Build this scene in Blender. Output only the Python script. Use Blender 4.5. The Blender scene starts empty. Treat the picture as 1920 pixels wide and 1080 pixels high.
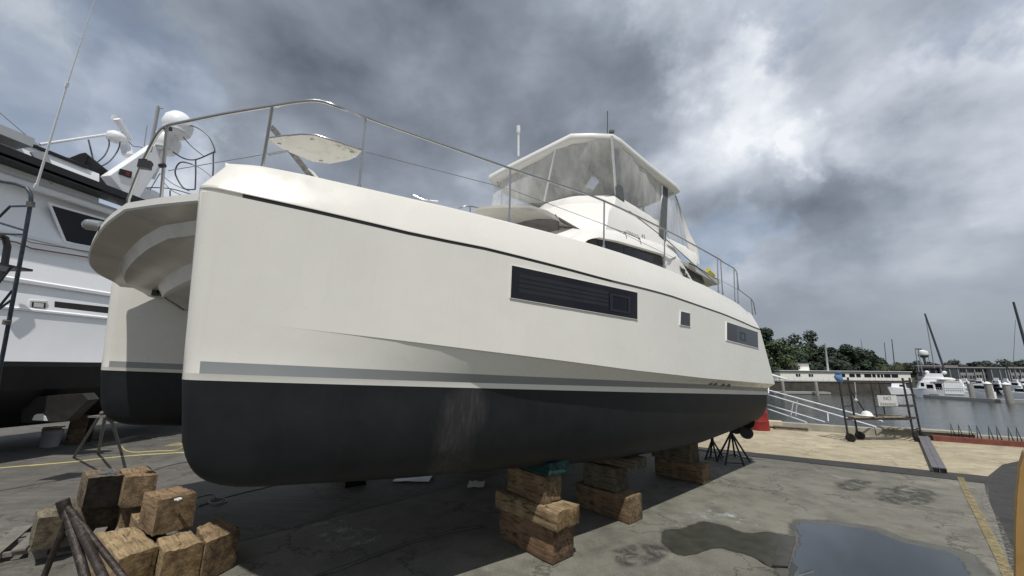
import bpy, bmesh, math, random
from mathutils import Vector, Matrix, noise
random.seed(7)
R = math.radians
SC = bpy.context.scene
COL = SC.collection

# ------------------------------------------------------------------ camera geometry
F_PX = 705.0; TH = R(12.0); RO = math.atan(.010); HC = 2.2
C = Vector((0, 0, HC))
def ray(px, py):
    u = (px-960)/F_PX; v = (py-540)/F_PX
    c, s = math.cos(RO), math.sin(RO)
    u2 = c*u+s*v; v2 = -s*u+c*v
    return Vector((u2, math.cos(TH)+v2*math.sin(TH), math.sin(TH)-v2*math.cos(TH)))
def pt(px, py, s): return C+ray(px, py)*s
def gnd(px, py, z=0.0):
    r = ray(px, py); return C+r*((z-HC)/r.z)
def hor(px): return 540+F_PX*math.tan(TH)+.01*(px-960)
def hp(px, s, z):
    p = C+ray(px, hor(px))*s; return Vector((p.x, p.y, z))
def pz(px, py, s):                       # point at pixel column px, depth s, height read from py
    return pt(px, py, s)
class Frame:
    def __init__(s, o, ex, ey, ez): s.o = o; s.ex = ex; s.ey = ey; s.ez = ez
    def w(s, x, y, z): return s.o+s.ex*x+s.ey*y+s.ez*z
    def l(s, p):
        d = p-s.o; return Vector((d.dot(s.ex), d.dot(s.ey), d.dot(s.ez)))
    def on(s, px, py, axis, val):
        r = ray(px, py); n = (s.ex, s.ey, s.ez)[axis]
        return s.l(C+r*((val-(C-s.o).dot(n))/r.dot(n)))
    def mat(s):
        y = s.ey if s.ex.cross(s.ey).dot(s.ez) > 0 else -s.ey
        m = Matrix((s.ex, y, s.ez)).transposed().to_4x4(); m.translation = s.o; return m

# ------------------------------------------------------------------ materials
MATS = {}
def nd(nt, typ, **kw):
    n = nt.nodes.new(typ)
    for k, v in kw.items():
        if k in n.inputs.keys(): n.inputs[k].default_value = v
        else: setattr(n, k, v)
    return n
def ramp(nt, src, stops, interp='LINEAR'):
    r = nt.nodes.new('ShaderNodeValToRGB'); r.color_ramp.interpolation = interp
    e = r.color_ramp.elements
    while len(e) < len(stops): e.new(.5)
    for i, (p, c) in enumerate(stops):
        e[i].position = p; e[i].color = tuple(c)+(1,) if len(c) == 3 else c
    nt.links.new(src, r.inputs[0]); return r.outputs[0]
def mixc(nt, fac, a, b, mode='MIX'):
    m = nt.nodes.new('ShaderNodeMix'); m.data_type = 'RGBA'; m.blend_type = mode
    for k, v in ((0, fac), (6, a), (7, b)):
        if hasattr(v, 'is_linked') or hasattr(v, 'links'): nt.links.new(v, m.inputs[k])
        elif k == 0: m.inputs[0].default_value = v
        else: m.inputs[k].default_value = tuple(v)+(1,) if len(v) == 3 else v
    return m.outputs[2]
def mth(nt, op, a, b=None, c=None, clamp=False):
    m = nt.nodes.new('ShaderNodeMath'); m.operation = op; m.use_clamp = clamp
    for i, v in enumerate((a, b, c)):
        if v is None: continue
        if hasattr(v, 'links'): nt.links.new(v, m.inputs[i])
        else: m.inputs[i].default_value = v
    return m.outputs[0]
def newmat(name):
    m = bpy.data.materials.new(name); m.use_nodes = True
    nt = m.node_tree; b = nt.nodes['Principled BSDF']; MATS[name] = m
    return m, nt, b
def tc(nt, scale=(1, 1, 1), kind='Object', rot=(0, 0, 0)):
    t = nt.nodes.new('ShaderNodeTexCoord'); mp = nt.nodes.new('ShaderNodeMapping')
    mp.inputs['Scale'].default_value = scale; mp.inputs['Rotation'].default_value = rot
    nt.links.new(t.outputs[kind], mp.inputs[0]); return mp.outputs[0]
def nz(nt, vec, scale, detail=5, rough=.55, dist=0):
    n = nd(nt, 'ShaderNodeTexNoise', Scale=scale, Detail=detail, Roughness=rough, Distortion=dist)
    nt.links.new(vec, n.inputs['Vector']); return n.outputs[0]
def simple(name, col, rough=.5, metal=0.0, var=.12, nscale=6, bump=0.0, bscale=60, spec=.5, dirt=0.0, dirtcol=(.2, .17, .13)):
    m, nt, b = newmat(name)
    v = tc(nt)
    n = nz(nt, v, nscale, 6, .6)
    lo = tuple(c*(1-var) for c in col); hi = tuple(min(1, c*(1+var)) for c in col)
    c = ramp(nt, n, [(.3, lo), (.7, hi)])
    if dirt > 0:
        n2 = nz(nt, v, nscale*.6, 8, .7, .4)
        c = mixc(nt, mth(nt, 'MULTIPLY', ramp(nt, n2, [(.5, (0, 0, 0)), (.75, (1, 1, 1))]), dirt), c, dirtcol)
    nt.links.new(c, b.inputs['Base Color'])
    b.inputs['Roughness'].default_value = rough; b.inputs['Metallic'].default_value = metal
    b.inputs['Specular IOR Level'].default_value = spec
    if bump > 0:
        bp = nd(nt, 'ShaderNodeBump', Strength=bump, Distance=.01)
        nt.links.new(nz(nt, v, bscale, 4), bp.inputs['Height']); nt.links.new(bp.outputs[0], b.inputs['Normal'])
    return m
M = {}
M['gel'] = simple('gelcoat', (.69, .677, .628), .24, var=.03, nscale=1.3, dirt=.12, dirtcol=(.50, .48, .42))
def gel_detail(m):
    nt = m.node_tree; b = nt.nodes['Principled BSDF']; src = b.inputs['Base Color'].links[0].from_socket
    st = ramp(nt, nz(nt, tc(nt, (9, 9, .5)), 2.0, 7, .65), [(.56, (0, 0, 0)), (.80, (.2, .2, .2))])
    c = mixc(nt, st, src, (.52, .50, .43))
    sc_ = ramp(nt, nz(nt, tc(nt, (1, 1, 1)), 26, 4, .7), [(.66, (0, 0, 0)), (.74, (.5, .5, .5))]); c = mixc(nt, sc_, c, (.55, .53, .47))
    nt.links.new(c, b.inputs['Base Color'])
    bp = nd(nt, 'ShaderNodeBump', Strength=.25, Distance=.02); nt.links.new(nz(nt, tc(nt), 1.1, 3), bp.inputs['Height']); nt.links.new(bp.outputs[0], b.inputs['Normal'])
    nt.links.new(ramp(nt, nz(nt, tc(nt), 2.5, 6), [(.3, (.16, .16, .16)), (.7, (.36, .36, .36))]), b.inputs['Roughness'])
gel_detail(M['gel'])
M['deckgel'] = simple('deck_gelcoat', (.72, .71, .68), .4, var=.03, nscale=2, dirt=.1, dirtcol=(.6, .57, .5))
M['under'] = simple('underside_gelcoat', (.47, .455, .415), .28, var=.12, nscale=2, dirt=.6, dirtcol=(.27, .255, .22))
M['grey'] = simple('grey_stripe', (.235, .245, .25), .4, var=.04, nscale=3)
M['darkline'] = simple('dark_rubber', (.075, .075, .072), .4)
M['steel'] = simple('stainless_steel', (.46, .46, .46), .24, metal=1, var=.06, nscale=20)
M['glass_dark'] = simple('tinted_glass', (.007, .007, .010), .05, var=.1, spec=.35)
M['blind'] = simple('window_blind', (.012, .010, .014), .2, var=.3, nscale=3)
M['glass_grey'] = simple('grey_tinted_glass', (.022, .024, .03), .2, var=.1)
M['interior'] = simple('dark_interior', (.035, .033, .03), .7, var=.3)
M['canvas'] = simple('white_canvas', (.66, .65, .62), .85, var=.06, nscale=5, bump=.5, bscale=14)
M['canvas_dark'] = simple('charcoal_canvas', (.09, .10, .105), .8, var=.1)
M['black'] = simple('black_paint', (.012, .012, .013), .45, var=.2)
M['black_canvas'] = simple('black_canvas', (.012, .012, .014), .9, var=.2)
M['yw'] = simple('yacht_white', (.85, .86, .88), .3, var=.025, nscale=1.5, dirt=.06, dirtcol=(.55, .54, .5))
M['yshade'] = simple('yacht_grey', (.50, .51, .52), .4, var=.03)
M['brown'] = simple('brown_rail', (.22, .12, .07), .5)
M['bluesteel'] = simple('blue_grey_tube', (.05, .065, .085), .45, metal=.3, var=.4, nscale=18)
M['rust'] = simple('rusty_steel', (.032, .024, .021), .5, metal=.35, var=.5, nscale=22, bump=.5, bscale=90, dirt=.6, dirtcol=(.20, .17, .15))
M['standmetal'] = simple('grey_stand_steel', (.16, .15, .14), .6, metal=.3, var=.4, nscale=20)
M['darksteel'] = simple('dark_stand_steel', (.018, .018, .02), .6, var=.4)
M['red'] = simple('red_plastic', (.22, .014, .014), .45, var=.15, nscale=4, dirt=.25, dirtcol=(.2, .03, .03))
M['redsteel'] = simple('red_oxide_paint', (.17, .052, .038), .7, var=.25, nscale=6)
M['curb'] = simple('weathered_curb', (.30, .285, .23), .9, var=.22, nscale=3, bump=.6, dirt=.5, dirtcol=(.17, .16, .13))
M['plank'] = simple('weathered_plank', (.23, .19, .14), .85, var=.35, nscale=9, bump=.5)
M['rampgrey'] = simple('grey_ramp', (.12, .115, .125), .8, var=.15, nscale=4)
M['scaf'] = simple('scaffold_steel', (.035, .034, .036), .6, metal=.3, var=.8, nscale=16, dirt=.5, dirtcol=(.15, .05, .04))
M['blue'] = simple('blue_cloth', (.10, .20, .36), .9, var=.3, nscale=20)
M['farpaint'] = simple('faded_white_board', (.52, .53, .53), .6)
M['white'] = simple('white_paint', (.80, .80, .80), .4, var=.03)
M['alu'] = simple('white_aluminium', (.75, .76, .77), .35, var=.05)
M['yellow'] = simple('yellow_plastic', (.65, .55, .05), .5)
M['line_yellow'] = simple('yellow_rope', (.48, .42, .17), .8, var=.2, nscale=30)
M['ropegrey'] = simple('grey_rope', (.20, .19, .15), .9, var=.3, nscale=30)
M['tan'] = simple('tan_paint', (.42, .25, .085), .6, var=.1, nscale=3, dirt=.4, dirtcol=(.25, .14, .05))
M['bucket'] = simple('grey_bucket', (.25, .25, .26), .7)
M['pallet'] = simple('pallet_wood', (.16, .148, .13), .9, var=.3, nscale=10, bump=.6)
M['cream'] = simple('cream_siding', (.74, .73, .66), .8, var=.05)
M['roofdark'] = simple('dark_roof', (.10, .105, .11), .8)
M['seawall'] = simple('sea_wall_concrete', (.065, .058, .048), .95, var=.35, nscale=.6, dirt=.8, dirtcol=(.025, .022, .02))
M['piling'] = simple('grey_piling', (.30, .29, .26), .9, var=.2, nscale=2)
M['dock'] = simple('dock_concrete', (.28, .28, .27), .9, var=.15)
M['farwall'] = simple('far_building', (.26, .265, .26), .8, var=.06)
M['farroof'] = simple('far_roof', (.28, .26, .25), .8, var=.15, nscale=.4)
M['mast'] = simple('mast_metal', (.10, .11, .12), .5)
M['mastlight'] = simple('pale_mast', (.45, .46, .47), .5)
M['bark'] = simple('bark', (.09, .07, .05), .95, var=.3)
M['palmbark'] = simple('palm_bark', (.20, .17, .13), .95, var=.3)
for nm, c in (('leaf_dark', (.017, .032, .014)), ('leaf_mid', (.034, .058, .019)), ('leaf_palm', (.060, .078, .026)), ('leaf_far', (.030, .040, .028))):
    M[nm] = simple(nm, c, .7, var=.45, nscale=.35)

def hull_bottom_mat():
    m, nt, b = newmat('antifouling')
    v = tc(nt)
    n = nz(nt, v, 3, 8, .65)
    c = ramp(nt, n, [(.3, (.0065, .008, .010)), (.5, (.0105, .0125, .015)), (.72, (.015, .0175, .020))])
    vs = tc(nt, (6, 6, .8)); streak = ramp(nt, nz(nt, vs, 2.2, 6, .6), [(.55, (0, 0, 0)), (.78, (.4, .4, .4))])
    c = mixc(nt, streak, c, (.020, .020, .021))
    t = nt.nodes.new('ShaderNodeTexCoord')
    def blob(cen, sc, lo, hi):
        mp = nd(nt, 'ShaderNodeMapping'); mp.inputs['Location'].default_value = (-cen[0]*sc[0], -cen[1]*sc[1], -cen[2]*sc[2]); mp.inputs['Scale'].default_value = sc
        nt.links.new(t.outputs['Object'], mp.inputs[0])
        ln = nt.nodes.new('ShaderNodeVectorMath'); ln.operation = 'LENGTH'; nt.links.new(mp.outputs[0], ln.inputs[0])
        q = mth(nt, 'ADD', ln.outputs['Value'], mth(nt, 'MULTIPLY', nz(nt, tc(nt, (1, 1, .5)), 3.5, 8, .65), .9))
        return ramp(nt, q, [(lo, (1, 1, 1)), (hi, (0, 0, 0))])
    p1 = blob((2.15, -.7, -.40), (1.75, .4, 1.0), .75, 1.35)
    sc = ramp(nt, nz(nt, tc(nt, (10, 10, 1)), 3, 8, .7), [(.45, (.35, .35, .35)), (.7, (1, 1, 1))])
    c = mixc(nt, mth(nt, 'MULTIPLY', p1, sc), c, (.058, .053, .054))
    p2 = blob((2.3, -.6, -.95), (2.6, .5, 3.2), .75, 1.2)
    c = mixc(nt, mth(nt, 'MULTIPLY', p2, .7), c, (.050, .044, .032))
    nt.links.new(c, b.inputs['Base Color']); b.inputs['Roughness'].default_value = .55; b.inputs['Specular IOR Level'].default_value = .3
    return m
M['bottom'] = hull_bottom_mat()

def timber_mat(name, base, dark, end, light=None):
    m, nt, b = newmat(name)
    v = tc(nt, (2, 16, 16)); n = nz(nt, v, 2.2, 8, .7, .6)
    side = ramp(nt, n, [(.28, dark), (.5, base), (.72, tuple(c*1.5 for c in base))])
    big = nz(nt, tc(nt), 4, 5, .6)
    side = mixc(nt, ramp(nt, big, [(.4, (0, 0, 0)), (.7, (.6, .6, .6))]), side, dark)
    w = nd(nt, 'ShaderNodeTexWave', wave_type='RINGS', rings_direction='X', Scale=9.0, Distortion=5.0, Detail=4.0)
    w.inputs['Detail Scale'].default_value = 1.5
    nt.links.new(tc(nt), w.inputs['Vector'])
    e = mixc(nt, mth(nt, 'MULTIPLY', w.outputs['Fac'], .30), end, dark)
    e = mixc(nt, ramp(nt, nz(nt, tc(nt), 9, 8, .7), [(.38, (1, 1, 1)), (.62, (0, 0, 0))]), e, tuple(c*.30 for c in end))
    t = nt.nodes.new('ShaderNodeTexCoord'); sp = nt.nodes.new('ShaderNodeSeparateXYZ'); nt.links.new(t.outputs['Normal'], sp.inputs[0])
    f = ramp(nt, mth(nt, 'ABSOLUTE', sp.outputs[0]), [(.6, (0, 0, 0)), (.75, (1, 1, 1))])
    cv = nd(nt, 'ShaderNodeTexVoronoi', feature='DISTANCE_TO_EDGE', Scale=1.0); nt.links.new(tc(nt, (1.2, 9, 9)), cv.inputs['Vector'])
    ck = mth(nt, 'MULTIPLY', ramp(nt, cv.outputs['Distance'], [(.01, (1, 1, 1)), (.05, (0, 0, 0))]), ramp(nt, nz(nt, tc(nt), 5, 4), [(.45, (0, 0, 0)), (.6, (.85, .85, .85))]))
    nt.links.new(mixc(nt, ck, mixc(nt, f, side, e), tuple(c*.3 for c in dark)), b.inputs['Base Color'])
    b.inputs['Roughness'].default_value = .9; b.inputs['Specular IOR Level'].default_value = .2
    bp = nd(nt, 'ShaderNodeBump', Strength=.8, Distance=.012)
    nt.links.new(n, bp.inputs['Height']); nt.links.new(bp.outputs[0], b.inputs['Normal'])
    return m
M['timber_brown'] = timber_mat('timber_brown', (.25, .175, .105), (.055, .037, .023), (.24, .17, .10))
M['timber_red'] = timber_mat('timber_red', (.24, .155, .095), (.06, .035, .022), (.22, .145, .09))
M['timber_tan'] = timber_mat('timber_tan', (.32, .24, .14), (.085, .056, .032), (.27, .185, .095))
M['timber_grey'] = timber_mat('timber_grey', (.19, .165, .12), (.055, .045, .033), (.13, .11, .075))
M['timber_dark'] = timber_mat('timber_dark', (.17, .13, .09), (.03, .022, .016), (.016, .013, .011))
M['timber_green'] = timber_mat('timber_green', (.02, .07, .065), (.012, .02, .02), (.03, .09, .08))

def ground_mat(name, c1, c2, crack=1.0, streak=0, rough=.85, mult=1.0):
    m, nt, b = newmat(name)
    v = tc(nt)
    n1 = nz(nt, v, .35, 6, .6); n2 = nz(nt, v, 2.5, 8, .65); n3 = nz(nt, v, 60, 3, .7)
    c = ramp(nt, n1, [(.35, c1), (.65, c2)])
    c = mixc(nt, mth(nt, 'MULTIPLY', ramp(nt, n2, [(.36, (1, 1, 1)), (.56, (0, 0, 0))]), .6), c, tuple(x*.58 for x in c1))
    n4 = nz(nt, v, .8, 8, .7, .6); c = mixc(nt, mth(nt, 'MULTIPLY', ramp(nt, n4, [(.56, (0, 0, 0)), (.72, (1, 1, 1))]), .55), c, tuple(min(1, x*1.45) for x in c2))
    c = mixc(nt, .55, c, ramp(nt, n3, [(.35, (.28, .28, .28)), (.65, (1, 1, 1))]), 'MULTIPLY')
    if streak:
        vs = tc(nt, (.5, 6, 1), rot=(0, 0, R(30 if streak > 0 else -12)))
        c = mixc(nt, ramp(nt, nz(nt, vs, 1.3, 7, .65), [(.42, (.55, .55, .55)), (.62, (0, 0, 0))]), c, tuple(x*.62 for x in c1))
    if crack:
        warp = nt.nodes.new('ShaderNodeVectorMath'); warp.operation = 'ADD'
        nn = nd(nt, 'ShaderNodeTexNoise', Scale=1.6, Detail=6.0, Roughness=.65); nt.links.new(v, nn.inputs['Vector'])
        s = nt.nodes.new('ShaderNodeVectorMath'); s.operation = 'SCALE'; s.inputs['Scale'].default_value = 1.3
        nt.links.new(nn.outputs['Color'], s.inputs[0]); nt.links.new(v, warp.inputs[0]); nt.links.new(s.outputs[0], warp.inputs[1])
        vo = nd(nt, 'ShaderNodeTexVoronoi', feature='DISTANCE_TO_EDGE', Scale=.62); nt.links.new(warp.outputs[0], vo.inputs['Vector'])
        k = ramp(nt, vo.outputs['Distance'], [(.004, (1, 1, 1)), (.017, (0, 0, 0))])
        g = ramp(nt, nz(nt, v, .6, 5), [(.38, (0, 0, 0)), (.52, (1, 1, 1))])
        c = mixc(nt, mth(nt, 'MULTIPLY', mth(nt, 'MULTIPLY', k, g), crack), c, (.025, .024, .022))
    # pale specks and chips
    vo2 = nd(nt, 'ShaderNodeTexVoronoi', Scale=7.0); nt.links.new(v, vo2.inputs['Vector'])
    k2 = ramp(nt, vo2.outputs['Distance'], [(.035, (1, 1, 1)), (.06, (0, 0, 0))])
    g2 = ramp(nt, nz(nt, v, 1.1, 3), [(.52, (0, 0, 0)), (.62, (1, 1, 1))])
    c = mixc(nt, mth(nt, 'MULTIPLY', mth(nt, 'MULTIPLY', k2, g2), .7), c, (.45, .44, .40))
    nt.links.new(c, b.inputs['Base Color'])
    rr = ramp(nt, n2, [(.3, (rough-.2,)*3), (.6, (rough,)*3)]); nt.links.new(rr, b.inputs['Roughness'])
    b.inputs['Specular IOR Level'].default_value = .3
    bp = nd(nt, 'ShaderNodeBump', Strength=.35, Distance=.01)
    nt.links.new(mth(nt, 'ADD', n3, mth(nt, 'MULTIPLY', n2, 2)), bp.inputs['Height']); nt.links.new(bp.outputs[0], b.inputs['Normal'])
    return m
M['ground'] = ground_mat('yard_ground', (.170, .165, .137), (.250, .240, .202), .6)
M['asphalt'] = ground_mat('yard_asphalt', (.135, .128, .115), (.205, .195, .176), .6, -1)
M['strip'] = ground_mat('dark_strip_asphalt', (.046, .046, .043), (.068, .066, .062), 1.0)
M['apron'] = ground_mat('tan_apron', (.44, .38, .26), (.59, .52, .375), .5, 1)
M['paint_yellow'] = simple('worn_yellow_paint', (.27, .215, .10), .85, var=.3, nscale=8, dirt=1.0, dirtcol=(.15, .14, .11))
def worn(m, amt=.5):
    nt = m.node_tree; b = nt.nodes['Principled BSDF']; n = nz(nt, tc(nt), 22, 8, .75)
    nt.links.new(ramp(nt, n, [(amt-.10, (0, 0, 0)), (amt+.10, (.8, .8, .8))]), b.inputs['Alpha'])
worn(M['paint_yellow'], .42)
M['wet'] = simple('wet_ground', (.05, .051, .042), .22, var=.25, nscale=5, spec=.4)

def water_mat(name, col, rough, bscale, bs, sx=1, tint=1.0):
    m, nt, b = newmat(name)
    b.inputs['Base Color'].default_value = col+(1,); b.inputs['Roughness'].default_value = rough
    b.inputs['Specular IOR Level'].default_value = .5
    v = tc(nt, (sx, 1, 1))
    h = mth(nt, 'ADD', nz(nt, v, bscale, 6, .6), mth(nt, 'MULTIPLY', nz(nt, v, bscale*.17, 3), 1.5))
    bp = nd(nt, 'ShaderNodeBump', Strength=bs, Distance=.1)
    nt.links.new(h, bp.inputs['Height']); nt.links.new(bp.outputs[0], b.inputs['Normal'])
    return m
M['water'] = water_mat('harbour_water', (.035, .045, .045), .10, 1.4, .55)
M['puddle'] = water_mat('puddle_water', (.045, .052, .06), .015, .8, .008)

def vinyl_mat():
    m, nt, b = newmat('clear_vinyl')
    v = tc(nt, (1, 1, .25))
    n = nz(nt, v, 3.0, 5, .6)
    c = ramp(nt, n, [(.35, (.50, .51, .51)), (.65, (.75, .76, .75))])
    nt.links.new(c, b.inputs['Base Color'])
    a = ramp(nt, n, [(.3, (.34, .34, .34)), (.75, (.60, .60, .60))]); nt.links.new(a, b.inputs['Alpha'])
    b.inputs['Roughness'].default_value = .12
    bp = nd(nt, 'ShaderNodeBump', Strength=.4, Distance=.05); nt.links.new(n, bp.inputs['Height']); nt.links.new(bp.outputs[0], b.inputs['Normal'])
    return m
M['vinyl'] = vinyl_mat()

# ------------------------------------------------------------------ object helpers
def tag(o, label, cat, group=None, kind=None):
    if label: o['label'] = label
    if cat: o['category'] = cat
    if group: o['group'] = group
    if kind: o['kind'] = kind
    return o
def empty(name, mat4, label, cat, group=None):
    o = bpy.data.objects.new(name, None); COL.objects.link(o); o.matrix_world = mat4
    o['_m'] = 0; del o['_m']
    ROOTM[o.name] = mat4.copy()
    return tag(o, label, cat, group)
ROOTM = {}
def T(v, rz=0): return Matrix.Translation(Vector(v)) @ Matrix.Rotation(rz, 4, 'Z')

class MB:
    def __init__(s): s.v = []; s.f = []; s.m = []; s.cur = 0
    def add(s, vs, fs):
        b = len(s.v); s.v += [Vector(v) for v in vs]
        for f in fs: s.f.append([b+i for i in f]); s.m.append(s.cur)
        return s
    def box(s, c, d, rz=0, fr=None):           # centre, full size
        c = Vector(c); cs, sn = math.cos(rz), math.sin(rz); vs = []
        for dx in (-.5, .5):
            for dy in (-.5, .5):
                for dz in (-.5, .5):
                    x, y, z = d[0]*dx, d[1]*dy, d[2]*dz
                    p = Vector((c.x+x*cs-y*sn, c.y+x*sn+y*cs, c.z+z))
                    vs.append(fr.w(*p) if fr else p)
        return s.add(vs, [(0, 1, 3, 2), (4, 6, 7, 5), (0, 4, 5, 1), (2, 3, 7, 6), (0, 2, 6, 4), (1, 5, 7, 3)])
    def tube(s, pts, r, n=8, r2=None, closed=False):
        pts = [Vector(p) for p in pts]; rings = []; prev = None; L = len(pts)
        for i, p in enumerate(pts):
            a = pts[i-1] if i else (pts[-1] if closed else p); b_ = pts[i+1] if i < L-1 else (pts[0] if closed else p)
            t = (b_-a).normalized()
            if prev is None: u = t.orthogonal().normalized()
            else: u = (prev-t*prev.dot(t)).normalized()
            prev = u; w = t.cross(u)
            rr = r if r2 is None else r+(r2-r)*i/(L-1)
            rings.append([p+(u*math.cos(2*math.pi*k/n)+w*math.sin(2*math.pi*k/n))*rr for k in range(n)])
        vs = [q for ring in rings for q in ring]; fs = []
        for i in range(L-1 if not closed else L):
            j = (i+1) % L
            for k in range(n): fs.append((i*n+k, i*n+(k+1) % n, j*n+(k+1) % n, j*n+k))
        if not closed: fs += [tuple(range(n))[::-1], tuple((L-1)*n+k for k in range(n))]
        return s.add(vs, fs)
    def grid(s, rows, closed=False):
        n = len(rows[0]); vs = [p for r in rows for p in r]; fs = []
        for i in range(len(rows)-1):
            for k in range(n if closed else n-1): fs.append((i*n+k, i*n+(k+1) % n, (i+1)*n+(k+1) % n, (i+1)*n+k))
        return s.add(vs, fs)
    def prism(s, poly, d):                      # polygon (3d points) pushed by vector d
        n = len(poly); d = Vector(d)
        vs = [Vector(p) for p in poly]+[Vector(p)+d for p in poly]
        fs = [tuple(range(n))[::-1], tuple(n+i for i in range(n))]+[(i, (i+1) % n, n+(i+1) % n, n+i) for i in range(n)]
        return s.add(vs, fs)
    def ball(s, c, rx, ry, rz, nu=14, nv=8, fr=None, half=False):
        c = Vector(c); rows = []
        for j in range(nv+1):
            t = (math.pi*j/nv) if not half else (math.pi*.5*j/nv)
            rows.append([c+Vector((rx*math.sin(t)*math.cos(2*math.pi*k/nu), ry*math.sin(t)*math.sin(2*math.pi*k/nu), rz*math.cos(t))) for k in range(nu)])
        return s.grid(rows, True)
    def lathe(s, c, prof, n=20):                # prof: (r, z)
        c = Vector(c)
        s.grid([[c+Vector((r*math.cos(2*math.pi*k/n), r*math.sin(2*math.pi*k/n), z)) for k in range(n)] for r, z in prof], True)
        return s
    def build(s, name, mats, parent=None, bevel=0, smooth=None, label=None, own=None, merge=False):
        me = bpy.data.meshes.new(name)
        inv = None
        if parent is not None: inv = ROOTM[parent.name].inverted()
        elif own is not None: inv = own.inverted()
        vs = [inv @ v if inv else v for v in s.v]
        me.from_pydata([tuple(v) for v in vs], [], s.f)
        if not isinstance(mats, (list, tuple)): mats = [mats]
        for m in mats: me.materials.append(m)
        if len(mats) > 1: me.polygons.foreach_set('material_index', s.m)
        bm = bmesh.new(); bm.from_mesh(me)
        if merge: bmesh.ops.remove_doubles(bm, verts=bm.verts, dist=1e-4)
        bmesh.ops.recalc_face_normals(bm, faces=bm.faces)
        if bevel: bmesh.ops.bevel(bm, geom=list(bm.edges), offset=bevel, segments=2, affect='EDGES', profile=.6)
        if smooth is not None:
            for f in bm.faces: f.smooth = True
            for e in bm.edges:
                if len(e.link_faces) == 2 and e.calc_face_angle(0) > R(smooth): e.smooth = False
        bm.to_mesh(me); bm.free()
        o = bpy.data.objects.new(name, me); COL.objects.link(o)
        if parent is not None:
            o.parent = parent; ROOTM[o.name] = ROOTM[parent.name]
        elif own is not None:
            o.matrix_world = own; ROOTM[o.name] = own.copy()
        else: ROOTM[o.name] = Matrix.Identity(4)
        if label: o['label'] = label
        return o
def lerp(a, b, t): return a+(b-a)*t
def interp(tab, x):
    if x <= tab[0][0]: return tab[0][1]
    for (x0, y0), (x1, y1) in zip(tab, tab[1:]):
        if x <= x1: return y0+(y1-y0)*(x-x0)/(x1-x0)
    return tab[-1][1]
def smooth_tab(tab, n=2):
    return sorted(tab)
def catmull(pts, k=6):
    pts = [Vector(p) for p in pts]; out = []
    for i in range(len(pts)-1):
        p0 = pts[max(i-1, 0)]; p1 = pts[i]; p2 = pts[i+1]; p3 = pts[min(i+2, len(pts)-1)]
        for j in range(k):
            t = j/k
            out.append(.5*((2*p1)+(p2-p0)*t+(2*p0-5*p1+4*p2-p3)*t*t+(3*p1-p0-3*p2+p3)*t**3))
    out.append(pts[-1]); return out

# ------------------------------------------------------------------ the catamaran's frame
O = pt(341, 711, 2.75); S = pt(1452, 741, 8.8)
d = (S-O).to_2d(); LL = math.sqrt(d.dot(d)-.81); ang = math.atan2(d.y, d.x)+math.asin(.9/d.length)
dz = (S-O).z; Lx = math.hypot(LL, dz)
Ex = Vector((math.cos(ang)*LL/Lx, math.sin(ang)*LL/Lx, dz/Lx)); Ey = Vector((math.sin(ang), -math.cos(ang), 0))
Ez = Ex.cross(Ey)
if Ez.z < 0: Ez = -Ez
CAT = Frame(O, Ex, Ey, Ez)
def G(x, y, z=0): return Vector((O.x+x*math.cos(ang)+y*math.sin(ang), O.y+x*math.sin(ang)-y*math.cos(ang), z))

cat = empty('catamaran', CAT.mat(), 'large off white power catamaran with black bottom propped on timber blocks, its bow nearest', 'catamaran')

# ---- hull surface
def Wd(x):
    t = min(max(x, 0), 5.5)/5.5
    w = .13+.78*(1-(1-t)**2.0)
    return w
def hs(px, py, yf):
    r = ray(px, py); lo, hi = 1.2, 16.0
    def g(s):
        b = CAT.l(C+r*s); return b.y-(yf(b.x, b.z) if yf is Wz else yf(b.x))
    for _ in range(50):
        mid = (lo+hi)/2
        if g(mid) > 0: lo = mid
        else: hi = mid
    return CAT.l(C+r*lo)
def Wz(x, z):
    zr = interp(RUB, x); zc = interp(CHI0, x)
    return Wd(x)+.06*fade(x, .2, 3.2)*min(1, max(0, (zr-z)/max(.2, zr-zc)))
def fade(x, a, b):
    t = min(max((x-a)/(b-a), 0), 1); return t*t*(3-2*t)
def Wc(x): return Wd(x)+.06*fade(x, .2, 3.2)
def curve(pxs, yf, ext=True):
    t = sorted([(b.x, b.z) for b in (hs(px, py, yf) for px, py in pxs)])
    return t
DECK = curve([(430, 308), (500, 318), (600, 335), (680, 352), (800, 377), (955, 415), (1098, 453), (1247, 502), (1325, 536), (1388, 570), (1417, 590)], lambda x: Wd(x)-.12)
RUB = curve([(400, 351), (600, 395), (800, 441), (900, 460), (1000, 485), (1138, 522), (1256, 552), (1359, 588), (1422, 615)], Wd)
CHI = curve([(480, 607), (700, 632), (900, 657), (1187, 694), (1330, 710), (1425, 718)], Wc)
k_ = (CHI[1][1]-CHI[0][1])/(CHI[1][0]-CHI[0][0]); CHI = [(-.5, CHI[0][1]-k_*(CHI[0][0]+.5))]+CHI; CHI0 = CHI
def Ws(x): return Wd(x)-.09*fade(x, .3, 3.0)
def Ww(x): return Wd(x)-.15*fade(x, .3, 3.0)
STT = curve([(370, 677), (900, 702), (1330, 721), (1430, 727)], Ws)
STB = curve([(368, 700), (900, 718), (1330, 729), (1430, 734)], Ww)
KEEL = curve([(420, 913), (480, 915), (600, 909), (750, 899), (860, 890), (954, 880), (1094, 869), (1204, 853), (1297, 834), (1344, 816), (1407, 789), (1455, 770)], lambda x: .30*Ww(x))
STEM = [(0, -.438), (.018, -.529), (.04, -.595), (.075, -.653), (.124, -.701), (.19, -.734), (.277, -.763), (.39, -.785)]
KEEL = STEM+[(x, z) for x, z in KEEL if x > .6]
XE = 10.55
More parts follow.
